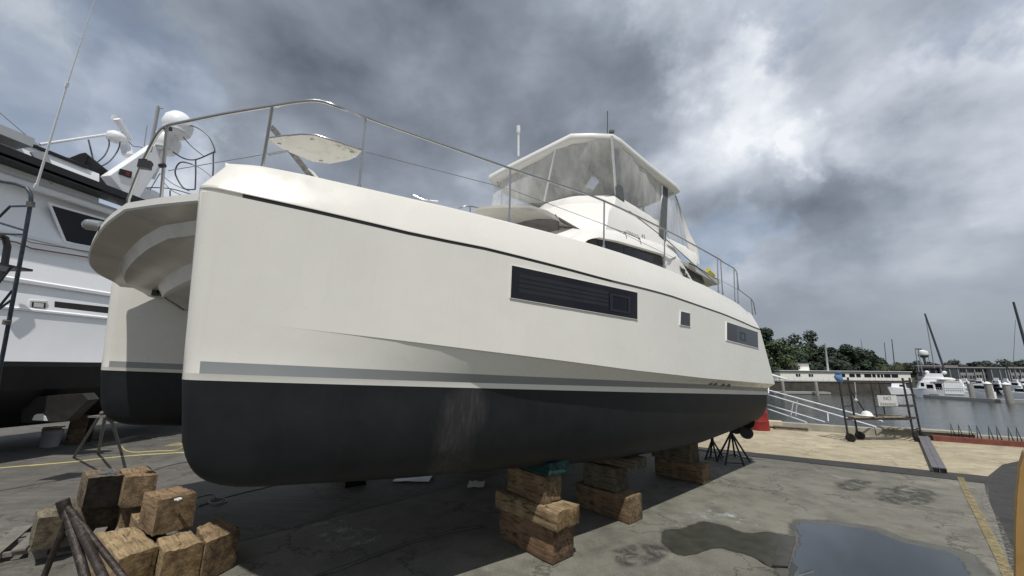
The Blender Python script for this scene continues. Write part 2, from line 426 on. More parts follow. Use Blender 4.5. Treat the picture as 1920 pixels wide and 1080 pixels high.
def xmap(x, z):
    x2 = x-(.118*max(z, 0)-.19*max(-z, 0))*max(0, 1-x/1.5)
    if x > 9: x2 = 9+(x-9)*((XE-.33*max(z, 0))-9)/(XE-9)
    return x2
sts = [0, .003, .009, .018, .032, .05, .07, .09, .11, .14, .17, .24, .34, .48, .65, .85, 1.1, 1.4]+[1.4+.4*i for i in range(1, 20)]+[9.35, 9.7, 10.0, 10.3, XE]
sts = sorted(set(s for s in sts if s <= XE))
def hull_station(x):
    nose = 1.0 if x >= .11 else max(0, 1-(1-x/.11)**2.3)**(1/2.3)
    w = Wd(x)
    zd = interp(DECK, x); zr = interp(RUB, x); zc = interp(CHI, x); zt = interp(STT, x); zb = interp(STB, x); zk = interp(KEEL, x)
    nb = .13*max(0, 1-x/.35)                # bulwark set back at the nose
    P = [(0, zd, 0), (max(0, w-.20), zd, 0), (max(.001, w-.14), zd-.001, 0), ((w-.115), zd-.035, 0), (w-.005, zr+.015, 0), (w, zr, 0),
         (w, zr-.008, 0 if x < .3 else (1 if x < 4.5 else 2)), (w-.018, zr-.010, 0 if x < .3 else (1 if x < 4.5 else 2)), (w-.018, zr-.034, 0 if x < .3 else (1 if x < 4.5 else 2)), (w, zr-.042, 0)]
    fch = fade(x, .5, 2.8)
    wc = Wc(x)
    for t in (.25, .5, .75): P.append((lerp(w, wc, t), lerp(zr-.042, zc, t), 0))
    P += [(wc, zc, 0), (wc-.022*fch, zc-.012*fch-.002, 0), (lerp(wc-.02*fch, Ws(x), .5), lerp(zc-.014, zt, .5), 0), (Ws(x), zt, 2 if x > .10 else 0), (Ww(x)+.01, zb, 0), (Ww(x), .0, 3)]
    w2 = Ww(x); n = 10
    for i in range(1, n+1):
        a = math.pi/2*i/n
        P.append((w2*max(0, math.cos(a))**.62, zk*math.sin(a)**1.0, 3))
    out = []
    for (y, z, m) in P:
        yy = max(y, 0)*(nose if z <= zr+.03 or x >= .11 else min(1, nose*1.15))
        out.append((xmap(x+(nb if z > zr+.03 else 0), z), yy, z, m))
    return out
def build_hull(x0, y0, z0, label):
    mb = MB(); rows = []; ms = None
    for x in sts:
        st = hull_station(x); ms = [q[3] for q in st]
        rows.append(([CAT.w(q[0]+x0, y0+q[1], q[2]+z0) for q in st], [CAT.w(q[0]+x0, y0-q[1], q[2]+z0) for q in st], [q[3] for q in st]))
    n = len(ms)
    for side in (0, 1):
        for i in range(len(rows)-1):
            A = rows[i]; B = rows[i+1]
            for k in range(n-1):
                mb.cur = B[2][k]
                q = [A[side][k], A[side][k+1], B[side][k+1], B[side][k]]
                mb.add(q, [(0, 1, 2, 3)])
    mb.cur = 0
    for side in (0, 1):
        e = rows[-1][side]
        for k in range(n-1):
            mb.cur = 3 if k >= n-12 else 0
            c0 = CAT.w(*(CAT.l(e[k])*1)); a = CAT.l(e[k]); b = CAT.l(e[k+1])
            mb.add([e[k], e[k+1], CAT.w(b.x, y0, b.z), CAT.w(a.x, y0, a.z)], [(0, 1, 2, 3)])
    o = mb.build('hull', [M['gel'], M['darkline'], M['grey'], M['bottom']], cat, smooth=28, label=label, merge=True)
    inv = ROOTM[cat.name].inverted(); key = {}
    for A, B, _ in rows:
        for r_ in (4, 5, 13, 14, 17):
            for q in (A[r_], B[r_]):
                v = inv @ q; key[(round(v.x, 3), round(v.y, 3), round(v.z, 3))] = r_
    bm = bmesh.new(); bm.from_mesh(o.data)
    kk = [key.get((round(v.co.x, 3), round(v.co.y, 3), round(v.co.z, 3))) for v in bm.verts]; bm.verts.ensure_lookup_table()
    for e_ in bm.edges:
        a, b = kk[e_.verts[0].index], kk[e_.verts[1].index]
        if a is not None and a == b: e_.smooth = False
    bm.to_mesh(o.data); bm.free(); return o
hull1 = build_hull(0, 0, 0, 'near hull, pale topsides over black bottom')
hull2 = build_hull(-.86, -4.45, -.02, 'far hull, seen past the bow of the near one')

# windows in the near hull's side
def panel(quad, nu, nv, off, thick=.0, yf=None):
    (a, b, c_, d_) = quad; rows = []
    for j in range(nv+1):
        row = []
        for i in range(nu+1):
            u = i/nu; v = j/nv
            px = lerp(lerp(a[0], b[0], u), lerp(d_[0], c_[0], u), v); py = lerp(lerp(a[1], b[1], u), lerp(d_[1], c_[1], u), v)
            q = hs(px, py, Wz)
            row.append(CAT.w(q.x, q.y+off, q.z))
        rows.append(row)
    return rows
def slab(mb, rows, th):
    back = [[p-Ey*th for p in r] for r in rows]
    mb.grid(rows); mb.grid(back)
    mb.grid([rows[0], back[0]]); mb.grid([rows[-1], back[-1]])
    mb.grid([[r[0] for r in rows], [r[0] for r in back]]); mb.grid([[r[-1] for r in rows], [r[-1] for r in back]])
def hull_window(quad, mat, grow=.75, label=None):
    mb = MB(); slab(mb, panel(quad, 12, 2, .010), .03)
    w = mb.build('window', mat, cat, smooth=30, label=label)
    # proud lip round the pane
    a, b, c_, d_ = quad; g = grow
    fr = MB()
    o = [(a[0]-g, a[1]-g), (b[0]+g, b[1]-g), (c_[0]+g, c_[1]+g), (d_[0]-g, d_[1]+g)]
    for q in ((o[0], o[1], b, a), (d_, c_, o[2], o[3]), (o[0], a, d_, o[3]), (b, o[1], o[2], c_)):
        slab(fr, panel(q, 10, 1, .013), .03)
    fr.build('window_frame', M['gel'], w, smooth=30)
    return w
w1 = hull_window([(958.5, 498), (1194, 549), (1194, 599), (956, 558.5)], M['glass_dark'], label='long black hull window with a blind inside')
mb = MB()
for v0, v1 in ((.20, .33), (.37, .47), (.51, .62), (.66, .78)):
    A_, B_ = (973, 500), (1140, 537); D_, C_ = (971, 562), (1138, 586)
    q = [(lerp(A_[0], D_[0], v0), lerp(A_[1], D_[1], v0)), (lerp(B_[0], C_[0], v0), lerp(B_[1], C_[1], v0)), (lerp(B_[0], C_[0], v1), lerp(B_[1], C_[1], v1)), (lerp(A_[0], D_[0], v1), lerp(A_[1], D_[1], v1))]
    slab(mb, panel(q, 8, 1, .0125), .004)
mb.build('blind', M['blind'], w1, smooth=30)
mb = MB(); o = [(1142, 550), (1180, 557), (1180, 589), (1142, 583)]; i_ = [(1147, 554.5), (1176, 560.5), (1176, 585), (1147, 579.5)]
for q in ((o[0], o[1], i_[1], i_[0]), (i_[3], i_[2], o[2], o[3]), (o[0], i_[0], i_[3], o[3]), (i_[1], o[1], o[2], i_[2])): slab(mb, panel(q, 3, 1, .017), .006)
mb.build('hatch_frame', M['blind'], w1)
w2 = hull_window([(1275.5, 584), (1293, 588), (1293, 612.5), (1274.5, 609)], M['glass_grey'], label='small square hull window')
w3 = hull_window([(1362, 604), (1420, 623), (1421, 653), (1362, 637.5)], M['glass_grey'], 1.0, label='aft hull window, front third open')
mb = MB(); slab(mb, panel([(1363, 606), (1380.5, 611), (1380.5, 641), (1363, 636)], 3, 1, .014), .004); mb.build('open_pane', M['glass_dark'], w3)
mb = MB(); o = [(1387, 622), (1397, 625), (1397, 640), (1387, 637)]; i_ = [(1389, 625), (1395, 627), (1395, 637.5), (1389, 635)]
for q in ((o[0], o[1], i_[1], i_[0]), (i_[3], i_[2], o[2], o[3]), (o[0], i_[0], i_[3], o[3]), (i_[1], o[1], o[2], i_[2])): slab(mb, panel(q, 2, 1, .014), .004)
mb.build('hatch_frame', M['black'], w3)
for px, py in ((1334, 719), (1343, 720), (1357.5, 721.5), (1368, 722.5)):
    q = hs(px, py, lambda x: Wd(x)-.045); c0 = CAT.w(*q); mb = MB(); mb.tube([c0-Ey*.05, c0+Ey*.012], .028, 10); mb.build('drain_outlet', M['ropegrey'], cat, smooth=40)
# swim platform and stern pieces
for y0, x0 in ((0, 0), (-4.4, -.9)):
    mb = MB()
    mb.prism([CAT.w(x0+10.50, y0+.76, .30), CAT.w(x0+10.50, y0+.76, .004), CAT.w(x0+10.85, y0+.70, .004), CAT.w(x0+10.88, y0+.70, .17), CAT.w(x0+10.64, y0+.74, .30)], -Ey*1.45)
    mb.build('swim_platform', M['gel'], cat, bevel=.012)
mb = MB()
mb.prism([CAT.w(10.50, .74, -.004), CAT.w(10.50, .66, -.36), CAT.w(10.80, .62, -.33), CAT.w(10.85, .69, -.004)], -Ey*1.35)
mb.build('platform_bottom', M['bottom'], cat, bevel=.01)
mb = MB()
for dx in (0, .07): mb.tube([CAT.w(10.46+dx*1.3, .80, .03), CAT.w(10.55+dx*1.3, .79, .16), CAT.w(10.62+dx*1.2, .77, .26), CAT.w(10.52+dx, .75, .36)], .010, 6)
mb.build('grab_line', M['white'], cat)
mb = MB(); p0 = CAT.w(10.45, .72, .50); mb.tube([p0, p0+Vector((.20, -.03, -.04)), p0+Vector((.55, -.05, -.14))], .045, 10, .02); mb.build('fender_tip', M['white'], cat, smooth=40)
# propeller, shaft, rudder
mb = MB(); h0 = CAT.l(pt(1400, 801, 8.9)); hc = CAT.w(9.55, -.05, -1.02+.12)
px_ = CAT.l(pt(1391, 798, 8.85))
hub = CAT.w(px_.x, px_.y, px_.z)
mb.tube([CAT.w(px_.x-2.2, px_.y, px_.z+.28), hub, CAT.w(px_.x+.16, px_.y, px_.z-.01)], .045, 10)
for k in range(4):
    a = 2*math.pi*k/4+.5
    rad = Ey*math.cos(a)+Ez*math.sin(a); tan = Ey*-math.sin(a)+Ez*math.cos(a)
    pts = []
    for j in range(12):
        b = 2*math.pi*j/12; pts.append(hub+rad*(.17+.14*math.cos(b))+tan*(.13*math.sin(b))+Ex*(.05*math.sin(b)))
    mb.prism(pts, Ex*.015)
mb.build('propeller', M['darksteel'], cat, smooth=35)
mb = MB(); mb.prism([CAT.w(px_.x-.55, px_.y, -.55), CAT.w(px_.x-.35, px_.y, -.5), CAT.w(px_.x-.30, px_.y, px_.z+.02), CAT.w(px_.x-.42, px_.y, px_.z-.04)], Ey*.03); mb.build('shaft_strut', M['darksteel'], cat)
mb = MB(); mb.prism([CAT.w(px_.x+.25, px_.y-.02, -.4), CAT.w(px_.x+.62, px_.y-.02, -.38), CAT.w(px_.x+.52, px_.y-.02, px_.z-.05), CAT.w(px_.x+.28, px_.y-.02, px_.z-.02)], Ey*.035); mb.build('rudder', M['darksteel'], cat)
# keel shoes under the near hull (rest on the stacks)

# ---- foredeck / nacelle between the bows
edge = [CAT.l(pt(*q)) for q in ((395, 352, 3.02), (372, 366, 2.98), (345, 369, 3.09), (300, 374, 3.3), (268, 379, 3.5), (240, 383.5, 3.67))]+catmull([CAT.l(pt(*q)) for q in [(235, 385, 3.7), (200, 412, 4.0), (178, 443, 4.35), (168, 470, 4.65), (170, 490, 4.85), (185, 506, 5.05), (213, 521, 5.35), (225, 530, 5.5)]], 5)
prof = [(.9, .04), (.10, .035), (.02, .03), (0, .02), (0, -.045), (.012, -.05), (.014, -.06), (.24, -.085), (.27, -.085), (.33, -.20), (.37, -.215), (.62, -.25), (.65, -.26), (.72, -.40), (.78, -.425), (1.20, -.47), (1.26, -.46), (1.34, -.38), (1.42, -.375), (1.75, -.46), (1.85, -.56), (2.1, -.62), (2.8, -.72), (7.5, -.74)]
rows = []
cy = -2.2
for dx, dzz in prof:
    row = []
    for e in edge:
        shrink = 1-.06*min(dx, 1.6)
        zz = lerp(e.z, 1.42, min(1, dx/1.2)) if dx > .15 else e.z
        row.append(CAT.w(e.x+dx*(1+.10*math.cos((e.y-cy)*.8)), e.y, zz+dzz))
    rows.append(row)
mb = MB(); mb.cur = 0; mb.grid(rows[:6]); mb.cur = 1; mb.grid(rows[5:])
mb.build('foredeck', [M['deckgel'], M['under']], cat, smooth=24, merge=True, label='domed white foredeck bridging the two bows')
# deck sheet
mb = MB(); mb.prism([CAT.w(.3, .0, 1.55), CAT.w(-.2, -4.2, 1.50), CAT.w(9.9, -4.6, 1.80), CAT.w(9.9, .0, 1.80)], -Ez*.5); mb.build('bridge_deck', M['deckgel'], cat)
# small fitting under the foredeck with its line
mb = MB(); fp = pt(292, 548, 5.35); mb.box(fp, (.07, .05, .10)); mb.box(fp+Vector((.05, -.03, -.04)), (.10, .03, .03)); mb.tube([fp, pt(330, 571, 5.0), pt(345, 581, 4.9)], .008, 5); mb.build('bridle_fitting', M['black'], cat)
mb = MB(); fp = pt(179, 420, 4.15); mb.tube([fp+Vector((-.08, .02, 0)), fp+Vector((.02, .05, -.01))], .06, 14); mb.ball(fp+Vector((-.09, .02, 0)), .06, .06, .06); mb.build('anchor_roller', M['steel'], cat, smooth=40)
mb = MB(); fp = pt(187, 448, 4.40); mb.tube([fp, fp+Vector((.04, .06, .02))], .018, 8); mb.build('vent_plug', M['black'], cat)

# ---- guard rail
def railpt(px, py, dy=.16): q = hs(px, py, lambda x: Wd(x)-dy); return CAT.w(*q)
def vert_top(base, py, px):                     # point above base seen at height py
    lo, hi = 0, 2.0
    for _ in range(40):
        m_ = (lo+hi)/2; p = base+Ez*m_
        dd = p-C; zc = dd.y*math.cos(TH)+dd.z*math.sin(TH); v = (dd.y*math.sin(TH)-dd.z*math.cos(TH))/zc; u = dd.x/zc
        yy = 540+F_PX*(math.sin(RO)*u+math.cos(RO)*v)
        if yy > py: lo = m_
        else: hi = m_
    return base+Ez*lo
main = [pt(240, 376, 3.88), pt(262, 318, 3.76), pt(282, 275, 3.68), pt(298, 248, 3.60), pt(314, 236, 3.52), pt(345, 229, 3.46), pt(420, 214, 3.36), pt(512, 199, 3.32), pt(565, 190.5, 3.32), pt(600, 190, 3.36), pt(640, 203, 3.42)]
side = [railpt(690, 222), railpt(820, 268), railpt(957, 316), railpt(1045, 345), railpt(1133, 377), railpt(1245, 430), railpt(1300, 459), railpt(1347, 485), railpt(1352, 489)]
mb = MB(); path = main+side; mb.tube(catmull(path, 4), .0155, 10); mb.build('handrail', M['steel'], cat, smooth=60, label='stainless handrail round bow and side deck')
mb = MB(); aft = [railpt(1352, 489), railpt(1376, 503), railpt(1381, 510), railpt(1385, 543)]; mb.tube(aft, .013, 8); mb.tube([railpt(1385, 543), railpt(1408, 560), railpt(1413, 568), railpt(1417, 590)], .012, 8); mb.build('stern_rail', M['steel'], cat, smooth=60)
def stanchion(bx, by, tx, ty, dy=.16):
    b = railpt(bx, by, dy); t = railpt(tx, ty, dy)
    mb = MB(); mb.tube([b-(t-b)*.10, t], .012, 8); mb.tube([b-(t-b)*.02, b+(t-b)*.06], .019, 8); mb.build('stanchion', M['steel'], cat, smooth=50)
    return b, t
for q in ((673, 354, 686, 221), (955, 416, 957, 316), (1132, 466, 1133, 377), (1246, 503, 1246, 430), (1347, 549, 1345, 485), (1355, 552, 1351, 489), (1378, 566, 1376, 503), (1384, 569, 1382, 512), (1411, 588, 1408, 560)): stanchion(*q)
for a_, b_ in (((489, 330, 3.42), (511, 200, 3.32)), ((302, 374, 3.62), (313, 238, 3.52)), ((240, 385, 3.9), (242, 372, 3.87))):
    mb = MB(); mb.tube([pt(*a_), pt(*b_)], .0135, 8); mb.build('stanchion', M['steel'], cat, smooth=50)
mb = MB()
mb.tube([pt(316, 320, 3.58), pt(487, 291, 3.38)], .004, 5)
mb.tube([pt(538, 282, 3.45), pt(487, 291, 3.38)], .004, 5)
mb.tube([railpt(686, 285), railpt(957, 355), railpt(1133, 421), railpt(1246, 475), railpt(1350, 525), railpt(1384, 543)], .004, 5)
mb.build('lifeline', M['steel'], cat)
# grab rail piece between two stanchions
mb = MB(); g = [railpt(1133, 421), railpt(1145, 427), railpt(1176, 438), railpt(1200, 448)]; mb.tube(g, .010, 6)
for q in (railpt(1171, 436), railpt(1198, 447)): mb.ball(q, .02, .02, .02, 8, 5); mb.tube([q+Vector((.01, 0, 0)), q+Vector((.03, 0, -.10))], .007, 5)
mb.build('lifeline_fitting', M['steel'], cat)
mb = MB(); mb.tube([pt(268, 298, 3.60), pt(272, 318, 3.62)], .030, 10); mb.box(pt(272, 309, 3.57), (.09, .05, .08), .4); mb.tube([pt(264, 312, 3.66), pt(283, 308, 3.62)], .022, 8); mb.build('light_clamp', M['black'], cat, smooth=40)
for a_, b_ in (((300, 311), (309, 310)), ((309, 240), (320, 242))): mb = MB(); mb.tube([pt(*a_, 3.55), pt(*b_, 3.55)], .021, 8); mb.build('rail_clamp', M['black'], cat)
# bow seat
ZS = 2.27
so = [(502, 261), (530, 257), (565, 254), (592, 255), (630, 267), (678, 283), (668, 294), (654, 300), (619, 307), (586, 303), (540, 284), (505, 266)]
pts = [CAT.w(*CAT.on(px, py, 2, ZS)) for px, py in so]
def seatmat():
    m, nt, b = newmat('stained_white_seat')
    n = nz(nt, tc(nt), 5, 8, .7); big = nz(nt, tc(nt), 1.6, 3)
    f = mth(nt, 'MULTIPLY', ramp(nt, n, [(.48, (0, 0, 0)), (.62, (1, 1, 1))]), ramp(nt, big, [(.45, (0, 0, 0)), (.6, (1, 1, 1))]))
    nt.links.new(mixc(nt, f, (.74, .72, .66), (.20, .18, .14)), b.inputs['Base Color']); b.inputs['Roughness'].default_value = .5
    return m
mb = MB(); mb.prism(pts, Ez*.02); st_ = mb.build('bow_seat', seatmat(), cat, label='white seat board with dark stains on the bow rail')
mb = MB(); mb.tube([p+Ez*.01 for p in pts], .011, 8, closed=True)
for q in ((585.5, 262), (660, 286), (602, 302), (524, 270)): mb.box(CAT.w(*CAT.on(q[0], q[1], 2, ZS-.004)), (.03, .02, .012))
mb.build('seat_frame', M['steel'], st_, smooth=60)
mb = MB(); mb.tube([pt(540, 283, 3.75), pt(505, 290, 3.42)], .010, 6); mb.build('seat_brace', M['steel'], st_)
# flagstaff-like grey strut leaning behind the seat (folded passerelle pole)
mb = MB(); a0 = pt(511, 240, 5.2); b0 = pt(585, 333, 4.9); dd = (b0-a0)
mb.tube([a0, b0], .045, 4); mb.tube([a0+dd*.3, a0+dd*.34], .06, 6); mb.build('folded_spreader', M['standmetal'], cat)
mb = MB(); mb.prism([pt(573, 332, 4.9), pt(578, 315, 4.9), pt(592, 331, 4.9), pt(592, 340, 4.9)], Vector((.02, .1, 0))); mb.build('strut_base', M['deckgel'], cat)
# low hoop rail further aft and small cleat seen over the deck
mb = MB()
hoop = [(858, 399, 7.2), (862, 390, 7.2), (872, 386.5, 7.2), (885, 387, 7.3), (905, 392, 7.5), (920, 398, 7.7)]
mb.tube([pt(*q) for q in hoop], .014, 6); mb.tube([pt(881.5, 387, 7.2), pt(881.5, 400, 7.2)], .012, 6); mb.build('hatch_rail', M['steel'], cat, smooth=50)
mb = MB()
for a_, b_ in (((775, 366), (795, 375)), ((795, 375), (822, 378)), ((783, 371), (790, 367)), ((803, 374), (808, 379))): mb.tube([pt(a_[0], a_[1], 5.5), pt(b_[0], b_[1], 5.5)], .012, 5)
mb.build('deck_cleat', M['steel'], cat)

# ---- saloon and flybridge
YC = -2.25
def ring(z, near):                             # near: list (x, y) from the front centre to the aft corner; mirrored about YC
    P = [(x, y) for x, y in near]; Q = [(x, 2*YC-y) for x, y in near[::-1]]
    return [CAT.w(x, y, z if not callable(z) else z(x)) for x, y in P+Q]
def house(rings, name, mat, sm=35, cap=True, subdiv=True):
    mb = MB()
    mb.grid(rings, True)
    if cap: n = len(rings[0]); mb.add(rings[-1], [tuple(range(n))]); mb.add(rings[0], [tuple(range(n))[::-1]])
    return mb.build(name, mat, cat, smooth=sm, merge=True)
def arc_side(xf, xc, yc, xs, ys, xa, n=6, ya=None):
    # front centre (xf, YC) -> rounded corner through (xc,yc) -> side start (xs,ys) -> aft (xa, ya)
    c = catmull([Vector((xf, YC+.01, 0)), Vector((lerp(xf, xc, .35), lerp(YC, yc, .6), 0)), Vector((xc, yc, 0)), Vector((xs, ys, 0))], 5)
    P = [(v.x, v.y) for v in c]; ya = ys if ya is None else ya
    for i in range(1, n+1): P.append((lerp(xs, xa, i/n), lerp(ys, ya, i/n)))
    return P
saloon = [ring(1.6, arc_side(3.3, 3.7, -1.1, 4.5, -.42, 9.6)),
          ring(2.35, arc_side(3.7, 4.1, -1.0, 4.8, -.40, 9.6)),
          ring(2.80, arc_side(4.25, 4.7, -.95, 5.3, -.45, 9.5)),
          ring(3.02, arc_side(4.6, 5.0, -.95, 5.7, -.52, 9.4)),
          ring(3.12, arc_side(5.0, 5.5, -1.1, 6.1, -.72, 9.3))]
house(saloon, 'saloon', M['deckgel'])
fly = [ring(3.0, arc_side(5.0, 5.5, -1.05, 6.0, -.60, 9.9)),
       ring(3.35, arc_side(5.35, 5.8, -1.0, 6.25, -.62, 9.7)),
       ring(3.80, arc_side(5.75, 6.1, -1.15, 6.5, -.74, 9.4)),
       ring(4.22, arc_side(6.0, 6.5, -1.25, 6.95, -.86, 9.2)),
       ring(4.30, arc_side(6.2, 6.7, -1.3, 7.1, -.95, 9.1))]
house(fly, 'flybridge_coaming', M['deckgel'])
cov = [ring(4.06, arc_side(5.93, 6.40, -1.20, 6.83, -.815, 9.25)), ring(4.30, arc_side(6.0, 6.52, -1.22, 6.95, -.85, 9.2)), ring(4.47, arc_side(6.25, 6.75, -1.3, 7.1, -.92, 9.15))]
house(cov, 'coaming_cover', M['canvas'])
# saloon side window with its white arched brow
wy = -.33
def wp(px, py, y=wy): return CAT.w(*CAT.on(px, py, 1, y))
mb = MB(); mb.prism([wp(*q) for q in ((1100, 456), (1108, 450), (1122, 448), (1160, 456), (1200, 468), (1240, 480), (1246, 506), (1180, 495), (1120, 480))], -Ey*.10)
sw = mb.build('saloon_window', M['interior'], cat, label='dark saloon side opening')
mb = MB(); mb.prism([wp(*q, y=-.325) for q in ((1120, 451), (1160, 461), (1160, 480), (1125, 470))], Ey*.004); mb.prism([wp(*q, y=-.325) for q in ((1170, 464), (1225, 480), (1225, 496), (1170, 483))], Ey*.004); mb.build('pane', M['glass_dark'], sw)
mb = MB()
brow = [(1093, 458), (1102, 450), (1112, 446.5), (1124, 445), (1160, 452), (1200, 463.5), (1243, 476), (1257, 485)]
outer = [(1060, 452), (1085, 436), (1100, 430), (1120, 428), (1160, 434), (1205, 447), (1250, 462), (1270, 478)]
bi = [wp(px, py, -.24) for px, py in brow]; bo = [wp(px, py, -.50) for px, py in outer]
bi2 = [p-Ey*.12-Ez*.0 for p in bi]; bo2 = [p-Ey*.15 for p in bo]
mid = [lerp(a, b, .5)+Ey*.05 for a, b in zip(bi, bo)]
mb.grid([bi2, bi, mid, bo, bo2]); mb.build('window_brow', M['deckgel'], cat, smooth=50)
# aft quarter: sloping pillar, wing and opening
mb = MB()
mb.prism([wp(1246, 478, -.30), wp(1262, 487, -.30), wp(1278, 491, -.30), wp(1301, 530, -.30), wp(1290, 530, -.30), wp(1246, 510, -.30)], -Ey*.16)
mb.prism([wp(1240, 455, -.45), wp(1262, 470, -.42), wp(1281, 493, -.30), wp(1262, 490, -.32), wp(1238, 478, -.42)], -Ey*.16)
mb.build('quarter_pillar', M['deckgel'], cat, smooth=40)
mb = MB(); mb.prism([wp(1255, 484, -.285), wp(1246, 480, -.285), wp(1247, 501, -.285)], Ey*.004); mb.build('window_return', M['deckgel'], cat)
mb = MB(); mb.prism([wp(1281, 496, -.36), wp(1313, 511, -.36), wp(1322, 532, -.36), wp(1300, 530, -.36)], -Ey*.3); mb.build('quarter_opening', M['interior'], cat, label='dark opening at the aft quarter')
mb = MB(); mb.prism([wp(1277, 490, -.30), wp(1296, 492, -.30), wp(1352, 530, -.30), wp(1348, 534, -.30), wp(1283, 496, -.30)], -Ey*3.8)
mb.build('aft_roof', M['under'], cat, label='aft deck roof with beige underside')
mb = MB(); mb.prism([wp(1300, 512, -.5), wp(1332, 524, -.5), wp(1352, 531, -.5), wp(1328, 538, -.5), wp(1316, 533, -.5)], -Ey*.5); mb.build('aft_bulkhead', M['under'], cat)
mb = MB(); c0 = wp(1332, 512, -.45); mb.tube([c0-Ex*.18+Ez*.05, c0+Ex*.12, c0+Ex*.26-Ez*.03], .06, 10, .04); mb.build('horseshoe_buoy', M['yellow'], cat, smooth=40)
# emblem and maker's lettering
mb = MB()
def dec(qs, y): mb.prism([wp(px, py, y) for px, py in qs], Ey*.006)
dec([(1274, 498), (1277, 501), (1283, 507), (1286, 514), (1283, 513), (1278, 507)], -.285)
dec([(1275, 504), (1278, 506), (1280, 511), (1277, 508)], -.285); dec([(1281, 503), (1285, 507), (1285, 509), (1281, 506)], -.285)
dec([(1279, 511), (1284, 515), (1289, 518), (1294, 523), (1288, 521), (1282, 517)], -.285); dec([(1286, 512), (1289, 515), (1289, 518), (1286, 516)], -.285)
mb.build('leaping_cat_emblem', M['black'], cat)
def text(body, p, ux, uz, size, mat, parent, name='lettering', ext=.003, spacing=1.0, align='LEFT'):
    cu = bpy.data.curves.new(name, 'FONT'); cu.body = body; cu.size = size; cu.extrude = ext; cu.space_character = spacing; cu.align_x = align
    to = bpy.data.objects.new(name, cu); COL.objects.link(to); bpy.context.view_layer.update()
    me = bpy.data.meshes.new_from_object(to); bpy.data.objects.remove(to)
    o = bpy.data.objects.new(name, me); COL.objects.link(o); me.materials.append(mat)
    ux = ux.normalized(); nrm = ux.cross(uz).normalized(); uz = nrm.cross(ux)
    m = Matrix((ux, uz, nrm)).transposed().to_4x4(); m.translation = p
    inv = ROOTM[parent.name].inverted() if parent else Matrix.Identity(4)
    me.transform(inv @ m); 
    if parent: o.parent = parent
    return o
ty = -.57
a0 = wp(1174, 436, ty); a1 = wp(1199, 445.5, ty)
text('LEOPARD', a0, a1-a0, Ez, .085, M['grey'], cat, 'maker_lettering', spacing=1.6)
a0 = wp(1203, 447, ty); text('43', a0, a1-wp(1174, 436, ty), Ez, .17, M['grey'], cat, 'model_number')
# visor over the saloon front
mb = MB()
vz = 3.04
vis = [CAT.on(px, py, 2, vz) for px, py in ((886, 398), (905, 392), (930, 389.5), (965, 389), (997, 391), (1025, 399), (1047, 411))]
back = [Vector((v.x+1.6, v.y-.3, vz)) for v in vis]
P = [CAT.w(*v) for v in vis]; Q = [CAT.w(v.x+2.0, v.y-.25, vz+.08) for v in vis]
mb.grid([Q, [p+Ez*.05 for p in P], P, [p+Ex*.05-Ez*.03 for p in P], [q-Ez*.06 for q in Q]])
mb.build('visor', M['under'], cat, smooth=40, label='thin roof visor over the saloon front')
mb = MB(); 
fq = [(962, 421, 5.95), (985, 414, 6.0), (1010, 410.5, 6.05), (1034, 410.5, 6.1), (1046, 414, 6.1), (1046, 430, 6.05), (1000, 440, 5.95)]
mb.prism([pt(a, b, c+.15) for a, b, c in fq], Ex*.03); mb.build('front_window', M['interior'], cat, label='dark front window under the visor')
mb = MB(); mb.tube([pt(1041, 402, 6.0), pt(1046, 411, 6.0), pt(1036, 408, 6.0)], .012, 6); mb.build('roof_cleat', M['steel'], cat)

# ---- hardtop and enclosure
def onz(px, py, z): return CAT.w(*CAT.on(px, py, 2, z))
top_near = [CAT.on(1150, 249, 2, 5.78), CAT.on(1274, 349, 2, 5.70)]
ht = [CAT.on(917, 326, 2, 5.45), CAT.on(935, 316, 2, 5.52), CAT.on(1000, 283, 2, 5.66), CAT.on(1070, 248, 2, 5.80), CAT.on(1110, 247, 2, 5.80), CAT.on(1150, 249, 2, 5.80), CAT.on(1165, 258, 2, 5.80), CAT.on(1220, 305, 2, 5.76), CAT.on(1268, 343, 2, 5.72), CAT.on(1275, 351, 2, 5.68)]
far = [Vector((9.9, -3.7, 5.45)), Vector((6.2, -4.0, 5.40)), Vector((5.5, -3.8, 5.42))]
rim = ht+far
cen = Vector((7.9, -2.2, 5.75))
def inset(v, k, dzv): return CAT.w(lerp(v.x, cen.x, k), lerp(v.y, cen.y, k), v.z+dzv)
mb = MB(); mb.grid([[inset(v, .9, .10) for v in rim], [inset(v, .3, .06) for v in rim], [inset(v, .05, .0) for v in rim], [inset(v, .01, -.02) for v in rim], [inset(v, 0, -.06) for v in rim], [inset(v, 0, -.14) for v in rim], [inset(v, .02, -.19) for v in rim], [inset(v, .07, -.21) for v in rim], [inset(v, .08, -.16) for v in rim], [inset(v, .9, -.10) for v in rim]], True)
mb.build('hardtop', M['deckgel'], cat, smooth=40, label='white hardtop roof of the flybridge')
def low(v, k=.10, dzv=-.17): return CAT.l(inset(v, k, dzv))
T1 = low(ht[0], .09); T2 = low(ht[2], .09); T3 = low(ht[5], .10); T4 = low(ht[8], .10); T0 = low(far[1], .1)
postpx = dict(p1t=(1043, 281), p1b=(1020, 379), p2t=(1147, 262), p2b=(1155, 368), p3t=(1243, 353), p3b=(1240, 420))
B1 = CAT.on(921, 388, 2, 4.45); B2 = CAT.on(1020, 379, 2, 4.45); B3 = CAT.on(1155, 369, 2, 4.45); B4 = CAT.on(1240, 419, 2, 4.40)
TT2 = CAT.on(1043, 279, 2, 5.56); TT3 = CAT.on(1147, 259, 2, 5.56); TT4 = CAT.on(1243, 352, 2, 5.50); TT1 = CAT.on(926, 348, 2, 5.28)
